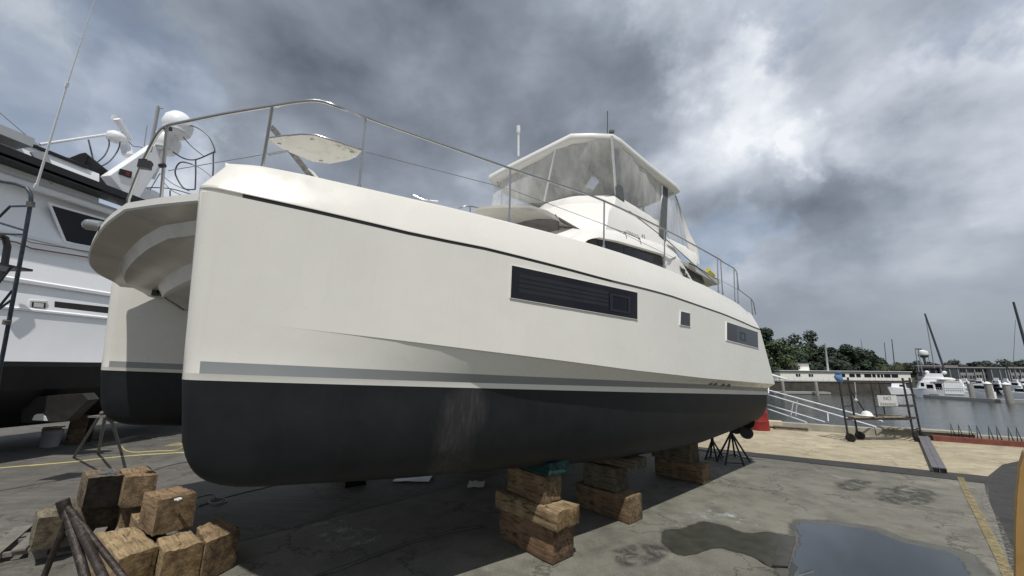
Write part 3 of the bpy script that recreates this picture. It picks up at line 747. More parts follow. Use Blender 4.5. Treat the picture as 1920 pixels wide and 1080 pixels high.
def vpanel(a, b, c_, d_, bulge, name='clear_panel', nu=10, nv=6, mat='vinyl'):
    rows = []
    for j in range(nv+1):
        r = []
        for i in range(nu+1):
            u = i/nu; v = j/nv; p = lerp(lerp(a, b, u), lerp(d_, c_, u), v)
            w_ = math.sin(math.pi*u)*math.sin(math.pi*v); p = p+bulge*w_+Vector((0, .018*math.sin(u*23+v*2), 0))
            r.append(CAT.w(*p))
        rows.append(r)
    mb = MB(); mb.grid(rows); return mb.build(name, M[mat], cat, smooth=60)
vpanel(TT1, TT2, B2, B1, Vector((-.06, 0, 0)))
vpanel(TT2, TT3, B3, B2, Vector((-.12, .02, 0)))
vpanel(TT3, TT4, B4, B3, Vector((0, .05, 0)))
P5t = CAT.on(1266, 366, 2, 5.42); P5b = CAT.on(1305, 478, 1, -.9)
B4b = CAT.on(1250, 440, 1, -.75)
vpanel(TT4+Vector((.02, 0, -.03)), P5t, P5b, B4b, Vector((0, .03, 0)))
# aft canvas wing: from the hardtop corner down to the quarter
mb = MB()
A = [CAT.on(1265, 366, 2, 5.42), CAT.on(1270, 372, 2, 5.3), CAT.on(1290, 430, 1, -.62), CAT.on(1307, 465, 1, -.55), CAT.on(1312, 497, 1, -.5)]
B_ = [CAT.on(1268, 380, 1, -.8), CAT.on(1275, 410, 1, -.75), CAT.on(1283, 440, 1, -.7), CAT.on(1288, 462, 1, -.62), CAT.on(1290, 480, 1, -.6)]
mb.grid([catmull([CAT.w(*v) for v in A], 4), catmull([CAT.w(*v)+Ey*.03 for v in B_], 4)]);
B2_ = [CAT.on(1263, 380, 1, -.8), CAT.on(1262, 420, 1, -.75), CAT.on(1255, 445, 1, -.7), CAT.on(1262, 463, 1, -.62), CAT.on(1280, 486, 1, -.5)]
mb.build('aft_canvas', M['canvas'], cat, smooth=60)
mb = MB()
A = [CAT.on(1252, 446, 1, -.66), CAT.on(1270, 455, 1, -.66), CAT.on(1290, 464, 1, -.64), CAT.on(1302, 468, 1, -.6)]
B2_ = [CAT.on(1252, 452, 1, -.6), CAT.on(1268, 468, 1, -.52), CAT.on(1287, 484, 1, -.46), CAT.on(1306, 498, 1, -.42)]
mb.grid([catmull([CAT.w(*v) for v in A], 4), catmull([CAT.w(*lerp(a, b, .5))+Ey*.05 for a, b in zip(A, B2_)], 4), catmull([CAT.w(*v) for v in B2_], 4)])
mb.build('canvas_skirt', M['canvas'], cat, smooth=60)
def strip(a, b, w_, name, mat):
    mb = MB(); mb.tube([CAT.w(*a), CAT.w(*b)], w_, 8); mb.build(name, mat, cat, smooth=50)
strip(TT2+Vector((-.03, .02, .04)), B2, .026, 'hardtop_post', M['white'])
strip(TT3+Vector((-.03, .02, .04)), B3, .030, 'hardtop_post', M['white'])
strip(TT4+Vector((-.12, .03, .0)), B4+Vector((-.06, .03, 0)), .032, 'hardtop_post', M['white'])
strip(TT1+Vector((.3, 0, 0)), B1+Vector((.3, 0, -.2)), .02, 'hardtop_post', M['white'])
mb = MB(); q = [TT4+Vector((-.02, .04, .02)), TT4+Vector((.22, .04, .02)), CAT.on(1249, 452, 1, -.72), CAT.on(1237, 440, 1, -.74)]; mb.prism([CAT.w(*v) for v in q], -Ey*.03); mb.build('dark_zip_panel', M['canvas_dark'], cat)
mb = MB(); q = [TT3+Vector((.02, .03, 0)), TT3+Vector((.35, .03, 0)), B3+Vector((.42, .03, 0.03)), B3+Vector((.02, .03, .02))]; q2 = [(1150, 276), (1161, 283), (1171, 378), (1156, 366)]
mb.prism([CAT.w(*CAT.on(px, py, 1, -.86)) for px, py in q2], -Ey*.02); mb.build('side_zip_panel', M['canvas_dark'], cat)
# helm seat and console silhouettes inside
mb = MB(); mb.box((8.3, -1.5, 4.7), (.5, .6, .7), fr=CAT); mb.box((8.2, -2.7, 4.6), (.4, 1.2, .6), fr=CAT); mb.build('helm_seat', M['canvas_dark'], cat, bevel=.05)
mb = MB(); mb.box((7.4, -2.6, 4.7), (.35, 1.4, .55), fr=CAT); mb.build('helm_console', M['interior'], cat, bevel=.04)
mb = MB(); mb.tube([CAT.w(9.3, -1.4, 3.6), CAT.w(9.1, -1.4, 5.6)], .03, 8); mb.tube([CAT.w(9.3, -3.2, 3.6), CAT.w(9.1, -3.2, 5.6)], .03, 8); mb.build('aft_support', M['steel'], cat)
mb = MB(); mb.tube([pt(972, 292, 10.0), pt(972, 246, 10.0)], .028, 8); mb.tube([pt(972, 248, 10.0), pt(972, 236, 10.0)], .05, 8); mb.build('gps_antenna', M['white'], cat, smooth=40)
mb = MB(); mb.tube([pt(1139, 250, 11.0), pt(1139, 208, 11.0)], .012, 6); mb.box(pt(1147, 247, 11.0), (.14, .1, .06)); mb.build('radio_whip', M['darkline'], cat)
# boom-like line from handrail down to the quarter
mb = MB(); mb.tube([CAT.w(*CAT.on(1180, 396, 1, -.5)), CAT.w(*CAT.on(1250, 450, 1, -.4)), CAT.w(*CAT.on(1306, 500, 1, -.3)), CAT.w(*CAT.on(1348, 526, 1, -.25))], .012, 6); mb.tube([CAT.w(*CAT.on(1293, 494, 1, -.26)), CAT.w(*CAT.on(1306, 500, 1, -.26))], .025, 6); mb.build('roof_guard_line', M['darkline'], cat)

# ------------------------------------------------------------------ left motor yacht
YA = R(11); YO = Vector((-10.9, 10, 0))
YF = Frame(YO, Vector((math.sin(YA), math.cos(YA), 0)), Vector((math.cos(YA), -math.sin(YA), 0)), Vector((0, 0, 1)))
yb = empty('motor_yacht', YF.mat(), 'tall white motor yacht with black bottom and black cabin stripe at the left edge', 'motor yacht')
def ysec(name, sec, x0, x1, mat, parent=yb, depth=4.2, sm=25):
    sec = [(y, 2.2+(z-2.2)*(1-y/12.6)) for y, z in sec]
    mb = MB(); A = [YF.w(x0, y, z) for y, z in sec]; Bq = [YF.w(x1, y, z) for y, z in sec]
    A += [YF.w(x0, -depth, sec[-1][1]), YF.w(x0, -depth, sec[0][1])]; Bq += [YF.w(x1, -depth, sec[-1][1]), YF.w(x1, -depth, sec[0][1])]
    n = len(A); mb.add(A+Bq, [tuple(range(n))[::-1], tuple(n+i for i in range(n))]+[(i, (i+1) % n, n+(i+1) % n, n+i) for i in range(n)])
    return mb.build(name, mat, parent, smooth=sm)
ysec('hull_bottom', [(-2.0, .80), (-1.2, .98), (-.55, 1.22), (-.16, 1.6), (-.02, 2.12)], -7, 5, M['black'])
ysec('boot_band', [(0.0, 2.12), (.0, 2.235)], -7, 5, M['black'])
ysec('hull_side', [(.0, 2.235), (-.22, 3.30), (-.22, 3.36)], -7, 5, M['yw'])
ysec('rubbing_strake', [(-.22, 3.36), (-.18, 3.38), (-.18, 3.42), (-.22, 3.45)], -7, 5, M['yw'])
ysec('upper_side', [(-.22, 3.45), (-.32, 3.97)], -7, 5, M['yw'])
ysec('sheer_ledge', [(-.32, 3.97), (-.25, 4.0), (-.25, 4.07), (-.30, 4.10)], -7, 5, M['yw'])
ysec('bulwark', [(-.30, 4.10), (-.50, 5.0), (-.53, 5.02)], -7, 5, M['yw'])
ysec('toe_rail', [(-.50, 5.02), (-.47, 5.04), (-.47, 5.10), (-.54, 5.12)], -7, 5, M['yw'])
ysec('cabin', [(-.56, 4.9), (-.84, 6.2)], -7, 4, M['yw'], depth=3.8)
ysec('boat_deck', [(-.84, 6.14), (-.52, 6.18), (-.48, 6.23), (-.49, 6.32), (-.54, 6.36), (-.58, 6.40)], -7, 1.8, M['yw'])
ysec('flybridge_side', [(-.56, 6.38), (-.82, 7.16)], -7, -.35, M['yw'], depth=4)
ysec('cabin_stripe', [(-.62, 6.60), (-.672, 6.75)], -7, .55, M['black'], depth=.12)
ysec('thin_stripe', [(-.592, 6.515), (-.60, 6.54)], -7, .55, M['black'], depth=.12)
ysec('coaming_cap', [(-.82, 7.17), (-.76, 7.18), (-.76, 7.24), (-.84, 7.25)], -7, -.62, M['black'], depth=4)
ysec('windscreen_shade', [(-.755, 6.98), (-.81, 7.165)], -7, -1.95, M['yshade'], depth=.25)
def yp(px, py, y=0.0): return YF.w(*YF.on(px, py, 1, y))
mb = MB(); mb.prism([yp(*q, y=-.62) for q in ((97, 385), (218, 419), (218, 470), (125, 453))], -YF.ey*.05); ww = mb.build('window', M['glass_dark'], yb, label='trapezoid black cabin window')
mb = MB()
o_ = [(90, 379), (218, 415), (218, 419), (97, 385)]; mb.prism([yp(*q, y=-.595) for q in o_], -YF.ey*.03)
mb.prism([yp(*q, y=-.595) for q in ((90, 379), (97, 385), (125, 453), (120, 455))], -YF.ey*.03); mb.prism([yp(*q, y=-.595) for q in ((120, 455), (125, 453), (218, 470), (218, 473))], -YF.ey*.03); mb.build('window_frame', M['yw'], ww)
mb = MB(); mb.prism([yp(*q, y=-.235) for q in ((104, 565), (205, 576), (205, 592), (101, 581))], -YF.ey*.04); pw = mb.build('portlight', M['interior'], yb)
mb = MB(); mb.prism([yp(*q, y=-.21) for q in ((96, 584), (205, 595), (205, 599), (96, 588))], -YF.ey*.05); mb.build('portlight_sill', M['yw'], pw)
mb = MB(); mb.prism([yp(*q, y=-.22) for q in ((56, 562), (90, 564), (88, 583), (54, 580))], -YF.ey*.06); vv = mb.build('vent_surround', M['deckgel'], yb, bevel=.015)
mb = MB(); mb.prism([yp(*q, y=-.218) for q in ((60, 566), (86, 568), (85, 578), (59, 576))], YF.ey*.003); mb.build('vent_slot', M['interior'], vv)
mb = MB(); mb.prism([yp(*q, y=-.213) for q in ((64, 567), (82, 569), (81, 577), (63, 575))], YF.ey*.006); mb.build('vent_cover', M['deckgel'], vv)
mb = MB(); mb.tube([yp(46, 450, -.4), yp(60, 455, -.4), yp(200, 477, -.4)], .012, 6); mb.tube([yp(0, 449, -.38), yp(30, 454, -.38), yp(60, 466, -.38), yp(200, 488, -.38)], .018, 8); mb.build('side_pipe', M['brown'], yb)
mb = MB(); mb.tube([yp(0, 442, .0), yp(10, 446, .0), yp(14, 462, .0), yp(8, 500, .0), yp(-2, 525, .0)], .06, 8); mb.build('hanging_fender', M['black'], yb, smooth=50)
# keel fin with worn patch and zinc
mb = MB(); fz = [pt(*q, 9.0) for q in ((40, 745), (155, 738), (165, 750), (124, 790), (40, 793))]; mb.prism(fz, Vector((-.1, .35, 0))); kf = mb.build('keel_fin', simple('worn_black', (.028, .026, .024), .6, dirt=.9, dirtcol=(.07, .065, .06), nscale=3), yb)
mb = MB(); mb.prism([pt(*q, 8.985) for q in ((60, 788), (64, 779), (70, 776), (80, 776), (85, 782), (88, 789))], Vector((0, .02, 0))); mb.build('zinc_patch', M['yw'], kf)
# arch, radar and domes
mb = MB(); mb.prism([yp(*q, y=-.6) for q in ((205, 329), (292, 270), (305, 290), (300, 310), (262, 372), (240, 372))], -YF.ey*.35); mb.build('radar_arch', M['yw'], yb, bevel=.02)
mb = MB(); mb.prism([yp(*q, y=-.57) for q in ((226, 316), (248, 322), (246, 334), (223, 326))], -YF.ey*.1); nl = mb.build('navigation_light_box', M['black'], yb)
mb = MB(); mb.prism([yp(*q, y=-.565) for q in ((237, 321), (244, 323), (243, 330), (236, 328))], -YF.ey*.02); mb.build('red_lens', M['red'], nl)
mb = MB()
for pts_, r_ in (([(236, 290, 12.2), (232, 262, 12.2)], .10), ([(242, 292, 12.2), (225, 250, 12.2)], .14), ([(243, 262, 12.0), (219, 223, 11.6)], .09)):
    mb.tube([pt(*q) for q in pts_], r_, 8)
mb.tube([pt(220, 228, 11.9), pt(222, 219, 11.9)], .15, 12)
mb.build('radar_mast', M['yw'], yb, smooth=45)
mb = MB(); c0 = pt(219, 254, 11.7); mb.lathe(c0-Vector((0, 0, .14)), [(0.02, -.06), (.20, -.05), (.24, .05), (.22, .16), (.12, .24), (.01, .26)], 16); mb.build('radar_scanner', M['yw'], yb, smooth=45)
mb = MB(); mb.tube([pt(75, 271, 10.0), pt(208, 251, 11.7)], .035, 8); mb.build('boom', M['white'], yb, smooth=45)
mb = MB(); mb.tube([pt(120, 255, 10), pt(70, 0, 9)], .001, 3)
mb = MB(); mb.tube([pt(72, 273, 10.5), pt(-10, 203, 10.5)], .012, 5); mb.tube([pt(166, 262, 11.2), pt(179, 316, 11.2)], .022, 5)
mb.tube(catmull([pt(200, 254, 11.6), pt(205, 270, 11.6), pt(195, 293, 11.4), pt(170, 313, 11.2)], 5), .018, 5); mb.tube(catmull([pt(226, 258, 11.7), pt(222, 280, 11.7), pt(205, 303, 11.4), pt(182, 315, 11.2)], 5), .018, 5)
mb.tube(catmull([pt(241, 265, 12), pt(250, 274, 12), pt(264, 276, 12), pt(280, 284, 12)], 5), .012, 5); mb.build('rigging_cable', M['mast'], yb)
mb = MB(); mb.prism([pt(*q, 10.4) for q in ((110, 292), (130, 295), (150, 287), (160, 285), (165, 291), (164, 300), (158, 311), (140, 306))], Vector((-.5, 1.2, 0))); mb.build('folded_bimini', M['black_canvas'], yb, bevel=.03)
mb = MB(); mb.tube([pt(68, 350, 8.2), pt(126, 158, 8.2)], .022, 8, .015); mb.tube([pt(124, 163, 8.2), pt(127, 155, 8.2)], .03, 8); mb.tube([pt(126, 158, 8.2), pt(180, -8, 8.2)], .013, 8, .006); mb.tube([pt(66, 352, 8.2), pt(69, 345, 8.2)], .032, 8); mb.build('whip_antenna', M['white'], yb, smooth=50)
mb = MB(); mb.prism([yp(*q, y=-.58) for q in ((58, 285), (88, 285), (104, 325), (96, 352), (88, 330))], -YF.ey*.06); mb.build('antenna_bracket', M['yshade'], yb)
mb = MB()
for px, py, s_ in ((334, 233, 12.0), (313, 267, 12.3)):
    c0 = pt(px, py, s_); k = .93 if px > 320 else .86
    mb.lathe(c0-Vector((0, 0, .33*k)), [(.02, -.10), (.28*k, -.10), (.30*k, -.02), (.38*k, 0), (.39*k, .10), (.41*k, .14), (.42*k, .30), (.37*k, .50), (.22*k, .66), (.02, .71)], 24)
mb.build('satellite_dome', M['yw'], yb, smooth=35)
mb = MB(); mb.tube([pt(285, 335, 12.1), pt(308, 284, 12.1)], .07, 8); mb.tube([pt(322, 286, 12.1), pt(335, 252, 12.1)], .06, 8); mb.build('dome_stand', M['yw'], yb, smooth=45)
mb = MB(); mb.tube([pt(297, 199, 10.8), pt(281, 285, 10.8)], .045, 8); mb.tube([pt(297, 202, 10.8), pt(305, 203, 10.8)], .02, 6); mb.build('outrigger_pole', M['mastlight'], yb, smooth=50)
mb = MB(); mb.tube([pt(276, 235, 11.5), pt(270, 275, 11.5)], .012, 6); mb.build('small_antenna', M['mastlight'], yb)
mb = MB()
def wire(pts_, r_=.012): mb.tube(catmull([pt(*q) for q in pts_], 6), r_, 5)
wire([(330, 240, 12), (360, 236, 12), (388, 252, 12), (401, 275, 12), (403, 287, 12)], .02)
wire([(325, 285, 12), (345, 297, 12), (368, 299, 12), (403, 284, 12)], .022); wire([(367, 299, 12), (367, 330, 12), (366, 355, 12)], .022); wire([(400, 286, 12), (400, 315, 12), (399, 330, 12)], .022)
wire([(366, 355, 12), (345, 353, 12), (330, 330, 12), (330, 315, 12), (340, 304, 12), (360, 308, 12)], .022); wire([(340, 253, 12), (360, 275, 12), (381, 292, 12)], .015)
wire([(300, 325, 12), (325, 345, 12), (355, 358, 12)], .012); wire([(360, 308, 12), (380, 318, 12), (400, 335, 12)], .012)
wire([(262, 356, 12), (280, 352, 12), (320, 354, 12), (365, 366, 12)], .018); wire([(305, 340, 12), (322, 357, 12), (345, 368, 12)], .012); wire([(319, 357, 12), (319, 370, 12)], .02); wire([(300, 325, 12), (270, 375, 12)], .012)
mb.build('rail_hoop', M['mast'], yb, smooth=60)
mb = MB(); mb.ball(pt(262, 372, 12.2), .7, .7, .35); mb.build('dinghy_bow', M['yw'], yb, smooth=60)

# ------------------------------------------------------------------ boarding ladder at left edge
rt = T(gnd(-20, 800)); lad = empty('boarding_stairs', rt, 'dark tubular boarding stairs standing against the left motor yacht', 'ladder')
sL = 6.4
def L_(px, py, s=sL): return pt(px, py, s)
mb = MB(); mb.tube([L_(0, 340), L_(30, 345), L_(50, 352), L_(58, 364), L_(58, 378), L_(45, 452), L_(27, 548), L_(8, 650), L_(0, 690), L_(-25, 850)], .028, 10); mb.build('rail_post', M['bluesteel'], lad, smooth=45)
mb = MB()
for a_, b_ in (((56, 386), (20, 387)), ((46, 432), (-20, 412)), ((44, 440), (-20, 438)), ((32, 502), (-30, 493)), ((20, 386), (-20, 425)), ((25, 560), (-30, 600)), ((23, 545), (-30, 610)), ((22, 500), (-10, 540))): mb = MB(); mb.tube([L_(*a_), L_(*b_)], .018, 8); mb.build('cross_brace', M['bluesteel'], lad, smooth=45)
mb = MB(); mb.box(L_(0, 500), (.5, .5, .04)); mb.build('tread', M['bluesteel'], lad)
mb = MB(); mb.tube([L_(58, 378, 6.38), L_(57, 388, 6.38)], .05, 10); mb.tube([L_(14, 600, 6.38), L_(12, 608, 6.38)], .05, 10); mb.build('collar', M['standmetal'], lad)

# ------------------------------------------------------------------ timbers
tn = [0]
def timber(mat, c, dims, rz, label, group, tilt=(0, 0), rough=.010, name='timber_block'):
    """c = centre of the bottom face; dims = length, width, height; rz = heading of the length"""
    tn[0] += 1; seed = tn[0]*7.3
    bm = bmesh.new(); bmesh.ops.create_cube(bm, size=1.0)
    bmesh.ops.subdivide_edges(bm, edges=bm.edges[:], cuts=7, use_grid_fill=True)
    lx, ly, lz = dims
    for v in bm.verts:
        p = Vector((v.co.x*lx, v.co.y*ly, v.co.z*lz))
        # rounded, worn arrises
        q = Vector((abs(v.co.x)*2, abs(v.co.y)*2, abs(v.co.z)*2)); k = sorted(q)[1]
        if k > .98: p = Vector((p.x*(1-.012/lx*1.2), p.y*(1-.014/ly*1.6), p.z*(1-.014/lz*1.6)))
        nn = noise.noise_vector(p*5+Vector((seed, 0, 0)))*rough+noise.noise_vector(p*16+Vector((0, seed, 0)))*rough*.6
        v.co = p+nn; v.co.z += lz/2
    for f in bm.faces: f.smooth = True
    for e in bm.edges:
        if e.calc_face_angle(0) > R(35): e.smooth = False
    me = bpy.data.meshes.new(name); bm.to_mesh(me); bm.free(); me.materials.append(M[mat])
    o = bpy.data.objects.new(name, me); COL.objects.link(o)
    o.matrix_world = Matrix.Translation(Vector(c)) @ Matrix.Rotation(rz, 4, 'Z') @ Matrix.Rotation(tilt[0], 4, 'X') @ Matrix.Rotation(tilt[1], 4, 'Y')
    return tag(o, label, 'timber block', group)
PG = 'loose timber blocks in the left pile'
# length axis heading -37deg (ends face the camera's right)
hd = R(-37)
def tb(corner, l, w, z, ll=None):              # corner = front-right-bottom... centre from the near vertical corner (left end)
    c0 = Vector(corner)
    ux = Vector((math.cos(hd), math.sin(hd), 0)); uy = Vector((-math.sin(hd), math.cos(hd), 0))
    return c0+ux*(l/2)+uy*(w/2)+Vector((0, 0, z))
def face_block(px0, py0, px1, py1, ztop, depth, mat, label, z0, tilt=(0, 0), grp=PG):
    """block whose camera-facing top edge runs from (px0,py0) to (px1,py1) at height ztop"""
    a = gnd(px0, py0, ztop); b = gnd(px1, py1, ztop); u = (b-a); w = u.length; u.normalize(); n = Vector((-u.y, u.x, 0))
    c0 = (a+b)/2+n*depth/2
    return timber(mat, (c0.x, c0.y, z0), (depth, w, ztop-z0), math.atan2(n.y, n.x), label, grp, tilt, .012)
def quad_block(q, zt, z0, mat, label, rough=.013):
    """timber standing in the pile: its four top corners (left-front first, then clockwise) stand at height zt"""
    P = [gnd(px, py, zt) for px, py in q]; cc = sum(P, Vector())/4
    ln = ((P[1]-P[0]).length+(P[2]-P[3]).length)/2; wd = ((P[2]-P[1]).length+(P[3]-P[0]).length)/2
    o = timber(mat, (cc.x, cc.y, z0), (1, 1, zt-z0), 0, label, PG, (0, 0), rough)
    u = ((P[1]-P[0])+(P[2]-P[3])).normalized(); ang_ = math.atan2(u.y, u.x); m_ = T((cc.x, cc.y, z0), ang_); inv = m_.inverted()
    for v in o.data.vertices:
        a_, b_ = v.co.x+.5, v.co.y+.5; p = lerp(lerp(P[3], P[2], a_), lerp(P[0], P[1], a_), 1-b_) if False else lerp(lerp(P[0], P[1], a_), lerp(P[3], P[2], a_), b_)
        v.co = inv @ Vector((p.x, p.y, z0+v.co.z))
    o.matrix_world = m_; return o
# corner order: nearest corner, then back along the length, far corner, right corner
quad_block([(225, 1047), (180, 997), (255, 985), (299, 1021)], .41, 0, 'timber_tan', 'pale weathered timber block with split top, lowest and nearest at the left of the pile', .018)
quad_block([(307, 1035), (293, 1006), (355, 991), (384, 1015)], .40, 0, 'timber_tan', 'orange brown timber block standing between two others in the front row of the pile', .018)
quad_block([(387, 1017), (368, 986), (413, 968), (453, 988)], .40, 0, 'timber_brown', 'brown timber block half in shade at the right end of the pile', .02)
quad_block([(297, 937), (270, 921), (337, 909), (373, 921)], .79, .42, 'timber_brown', 'dark brown timber block with a white paint fleck, sitting on top of the front row', .014)
quad_block([(166, 895), (155, 881), (220, 876), (233, 889)], .80, .42, 'timber_dark', 'nearly black faced timber block with blue paint on top, back left of the upper tier', .012)
quad_block([(236, 893), (224, 877), (278, 871), (298, 889)], .80, .42, 'timber_brown', 'brown timber block with a pale round end, back right of the upper tier', .013)
quad_block([(152, 953), (138, 930), (210, 922), (229, 942)], .41, 0, 'timber_grey', 'mossy grey timber block under the nearly black one', .014)
quad_block([(231, 950), (218, 928), (280, 920), (300, 940)], .41, 0, 'timber_brown', 'timber block under the brown one with the pale round end', .014)
quad_block([(72, 971), (68, 953), (116, 945), (126, 962)], .52, .17, 'timber_grey', 'grey timber block standing apart on the wooden pallet', .014)
b_ = quad_block([(262, 985), (246, 962), (300, 952), (318, 972)], .41, 0, 'timber_brown', 'shaded timber block hidden behind the front row, below the block with the white fleck', .012)
fb = [o for o in COL.objects if 'white paint fleck' in o.get('label', '')][0]; ROOTM[fb.name] = fb.matrix_world.copy()
fp = gnd(334, 936, .775); mb = MB(); mb.prism([fp+Vector((a*.03, -.012, b*.018)) for a, b in ((-1.2, .3), (-.4, .7), (.6, 1), (1.3, .2), (.5, -.2), (.3, -.9), (-.2, -.3), (-.9, -.6))], Vector((0, .02, 0))); mb.build('paint_fleck', M['white'], fb)
mb = MB(); mb.prism([gnd(px, py, .812) for px, py in ((183, 889), (196, 886), (199, 883), (214, 884), (218, 888), (206, 887))], Vector((0, 0, -.008)))
M['bluepaint'] = simple('worn_blue_paint', (.05, .10, .16), .8, var=.5, nscale=30)
bt = [o for o in COL.objects if o.get('label', '').startswith('nearly black faced')][0]; ROOTM[bt.name] = bt.matrix_world.copy(); mb.build('paint_mark', M['bluepaint'], bt)
# stacks under the near hull
SG = 'timber blocks stacked under the near hull'
hk = ang  # heading of keel
def stackt(x0, x1, y0, y1, z0, z1, mat, label, name='timber_block', rot=0):
    c0 = G((x0+x1)/2, (y0+y1)/2, z0)
    return timber(mat, c0, (y1-y0, x1-x0, z1-z0), ang-math.pi/2+rot, label, SG, (0, 0), .014, name)
stackt(3.49, 3.88, -.56, .41, 0, .38, 'timber_red', 'big reddish split timber at the bottom of the nearest hull stack')
stackt(3.42, 3.85, -.55, .52, .385, .60, 'timber_tan', 'flat tan timber slab second from the bottom of the nearest hull stack', rot=.05)
stackt(3.47, 3.80, -.40, .30, .605, .93, 'timber_brown', 'squat tan ended timber third up in the nearest hull stack', rot=-.03)
stackt(3.44, 3.82, -.38, .42, .935, 1.10, 'timber_green', 'green painted timber on top of the nearest hull stack')
stackt(5.2, 5.58, -.66, .33, 0, .36, 'timber_brown', 'long brown timber at the bottom of the middle hull stack')
stackt(5.2, 5.56, -.5, .12, .365, .72, 'timber_grey', 'shaded square timber in the middle of the middle hull stack')
stackt(5.25, 5.62, -.4, .42, .725, .88, 'timber_grey', 'broken grey slab on top of the middle hull stack', rot=.1)
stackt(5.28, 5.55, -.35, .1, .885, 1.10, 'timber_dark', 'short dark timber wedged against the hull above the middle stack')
stackt(8.0, 8.4, -.8, .21, 0, .36, 'timber_brown', 'brown timber at the bottom of the farthest hull stack')
stackt(7.9, 8.3, -.8, .05, .365, .85, 'timber_grey', 'tall grey timber on top of the farthest hull stack')

# pallet at left
pm = T(gnd(60, 1040)); pal = empty('pallet', pm, 'weathered grey wooden pallet beside the timber pile', 'pallet')
pa = gnd(-20, 1062); pb = gnd(150, 1030); pu = (pb-pa).normalized(); pn = Vector((-pu.y, pu.x, 0))
PO = gnd(-60, 1075)
for i in range(7):
    mb = MB(); c0 = PO+pu*(.12+.20*i)+pn*.45+Vector((0, 0, .145)); mb.box(c0, (.11 if i % 3 else .15, .95, .02), math.atan2(pu.y, pu.x)); mb.build('top_slat', M['pallet'], pal)
for j in range(3):
    mb = MB()
    cc = PO+pu*.72+pn*(.03+.42*j); mb.box(cc+Vector((0, 0, .11)), (1.45, .045, .045), math.atan2(pu.y, pu.x)); mb.box(cc+Vector((0, 0, .02)), (1.45, .045, .03), math.atan2(pu.y, pu.x))
    for k in (-.68, -.25, .2, .66): mb.box(cc+pu*k+Vector((0, 0, .062)), (.14, .045, .052), math.atan2(pu.y, pu.x))
    mb.build('stringer', M['pallet'], pal)

# ------------------------------------------------------------------ jack stands
def stand(name, apex, feet, r, mat, label, cat_='jack stand', group=None, ring=True, top=None):
    rt = T((apex.x, apex.y, 0)); e = empty(name, rt, label, cat_, group)
    for f in feet:
        mb = MB(); mb.tube([apex, f], r, 10); mb.build('leg', mat, e, smooth=50)
    mb = MB(); mb.tube([apex-Vector((0, 0, .12)), apex+Vector((0, 0, .10))], r*1.7, 10)
    if top is not None: mb.tube([apex, top], r*.9, 8)
    mb.build('socket', mat, e, smooth=50)
    if ring:
        mb = MB(); n = len(feet)
        for i in range(n):
            a_, b_ = feet[i], feet[(i+1) % n]; mb.tube([lerp(apex, a_, .93), lerp(apex, b_, .93)], r*.55, 6)
        mb.build('tie_rod', mat, e)
    return e
# rusty stand in the foreground
sA = 2.55
e = empty('jack_stand', T(gnd(180, 1120)), 'thick rusty jack stand leaning in the foreground before the timber pile', 'jack stand', 'jack stands')
ap = pt(122, 940, sA)
def leg(a, b, r, r2=None): mb = MB(); mb.tube([a, b], r, 12, r2); mb.build('leg', M['rust'], e, smooth=50)
leg(pt(117, 938, sA), pt(126, 968, sA), .033)
leg(pt(124, 955, sA), pt(165, 1100, sA-.25), .025)
leg(pt(136, 962, sA-.03), pt(212, 1120, sA-.45), .023)
leg(pt(126, 972, sA), pt(75, 1100, sA-.05), .017)
leg(pt(128, 952, sA-.02), pt(250, 1105, sA-.35), .017)
# slim stand near the far hull's bow
fe = [gnd(138, 858), gnd(184, 851), gnd(228, 850), gnd(205, 846)]
h2 = CAT.w(-.6, -4.4, -.85)
tops = [pt(191, 773, 6.7), pt(197, 782, 6.75), pt(210, 790, 6.75)]
e = empty('jack_stand', T(gnd(184, 853)), 'thin grey jack stand under the bow of the far hull', 'jack stand', 'jack stands')
for f, t_ in zip(fe[:3], tops): mb = MB(); mb.tube([t_, f], .026, 8); mb.build('leg', M['standmetal'], e, smooth=50)
mb = MB(); mb.tube([tops[0], tops[1], tops[2]], .03, 8); mb.box(tops[1]+Vector((0, 0, .02)), (.3, .3, .03)); mb.build('top_plate', M['standmetal'], e)
mb = MB(); mb.tube([fe[0]+Vector((0, 0, .02)), fe[1]+Vector((0, 0, .02)), fe[2]+Vector((0, 0, .02))], .012, 6); mb.build('chain', M['standmetal'], e)
for apx, fts, r_, lab in (((1373, 815, 9.0), ((1344, 862), (1360, 872), (1396, 874), (1407, 866), (1378, 856)), .022, 'black jack stand with spread legs just forward of the propeller'),
                          ((1337, 828, 9.3), ((1322, 862), (1332, 858), (1345, 866), (1356, 858)), .022, 'black jack stand standing in the hull shadow behind the farthest timber stack')):
    a_ = pt(*apx); fl = [gnd(*q) for q in fts]; cx = sum((f for f in fl), Vector())/len(fl); a_ = Vector((cx.x, cx.y, a_.z))
    stand('jack_stand', a_, fl, r_, M['darksteel'], lab, group='jack stands', top=a_+Vector((0, 0, .2)))

# ------------------------------------------------------------------ ground
def sheet(name, pts, mat, z=None, label=None, cat_=None, kind='structure', group=None):
    mb = MB(); mb.add([Vector((p[0], p[1], z if z is not None else p[2])) for p in pts], [tuple(range(len(pts)))])
    o = mb.build(name, mat); tag(o, label, cat_, group, kind); return o
qd = Vector((.8635, -.5045, 0)); qn = Vector((.5045, .8635, 0)); q0 = gnd(1450, 803)
def Q(t, n_, z=0): p = q0+qd*t+qn*n_; return Vector((p.x, p.y, z))
sheet('ground', [Q(-120, .5), Q(60, .5), Q(60, -60), Q(-120, -60)], M['ground'], 0)
ax = gnd(1600, 868); an = (ax-q0).dot(qn)         # apron's landward edge offset
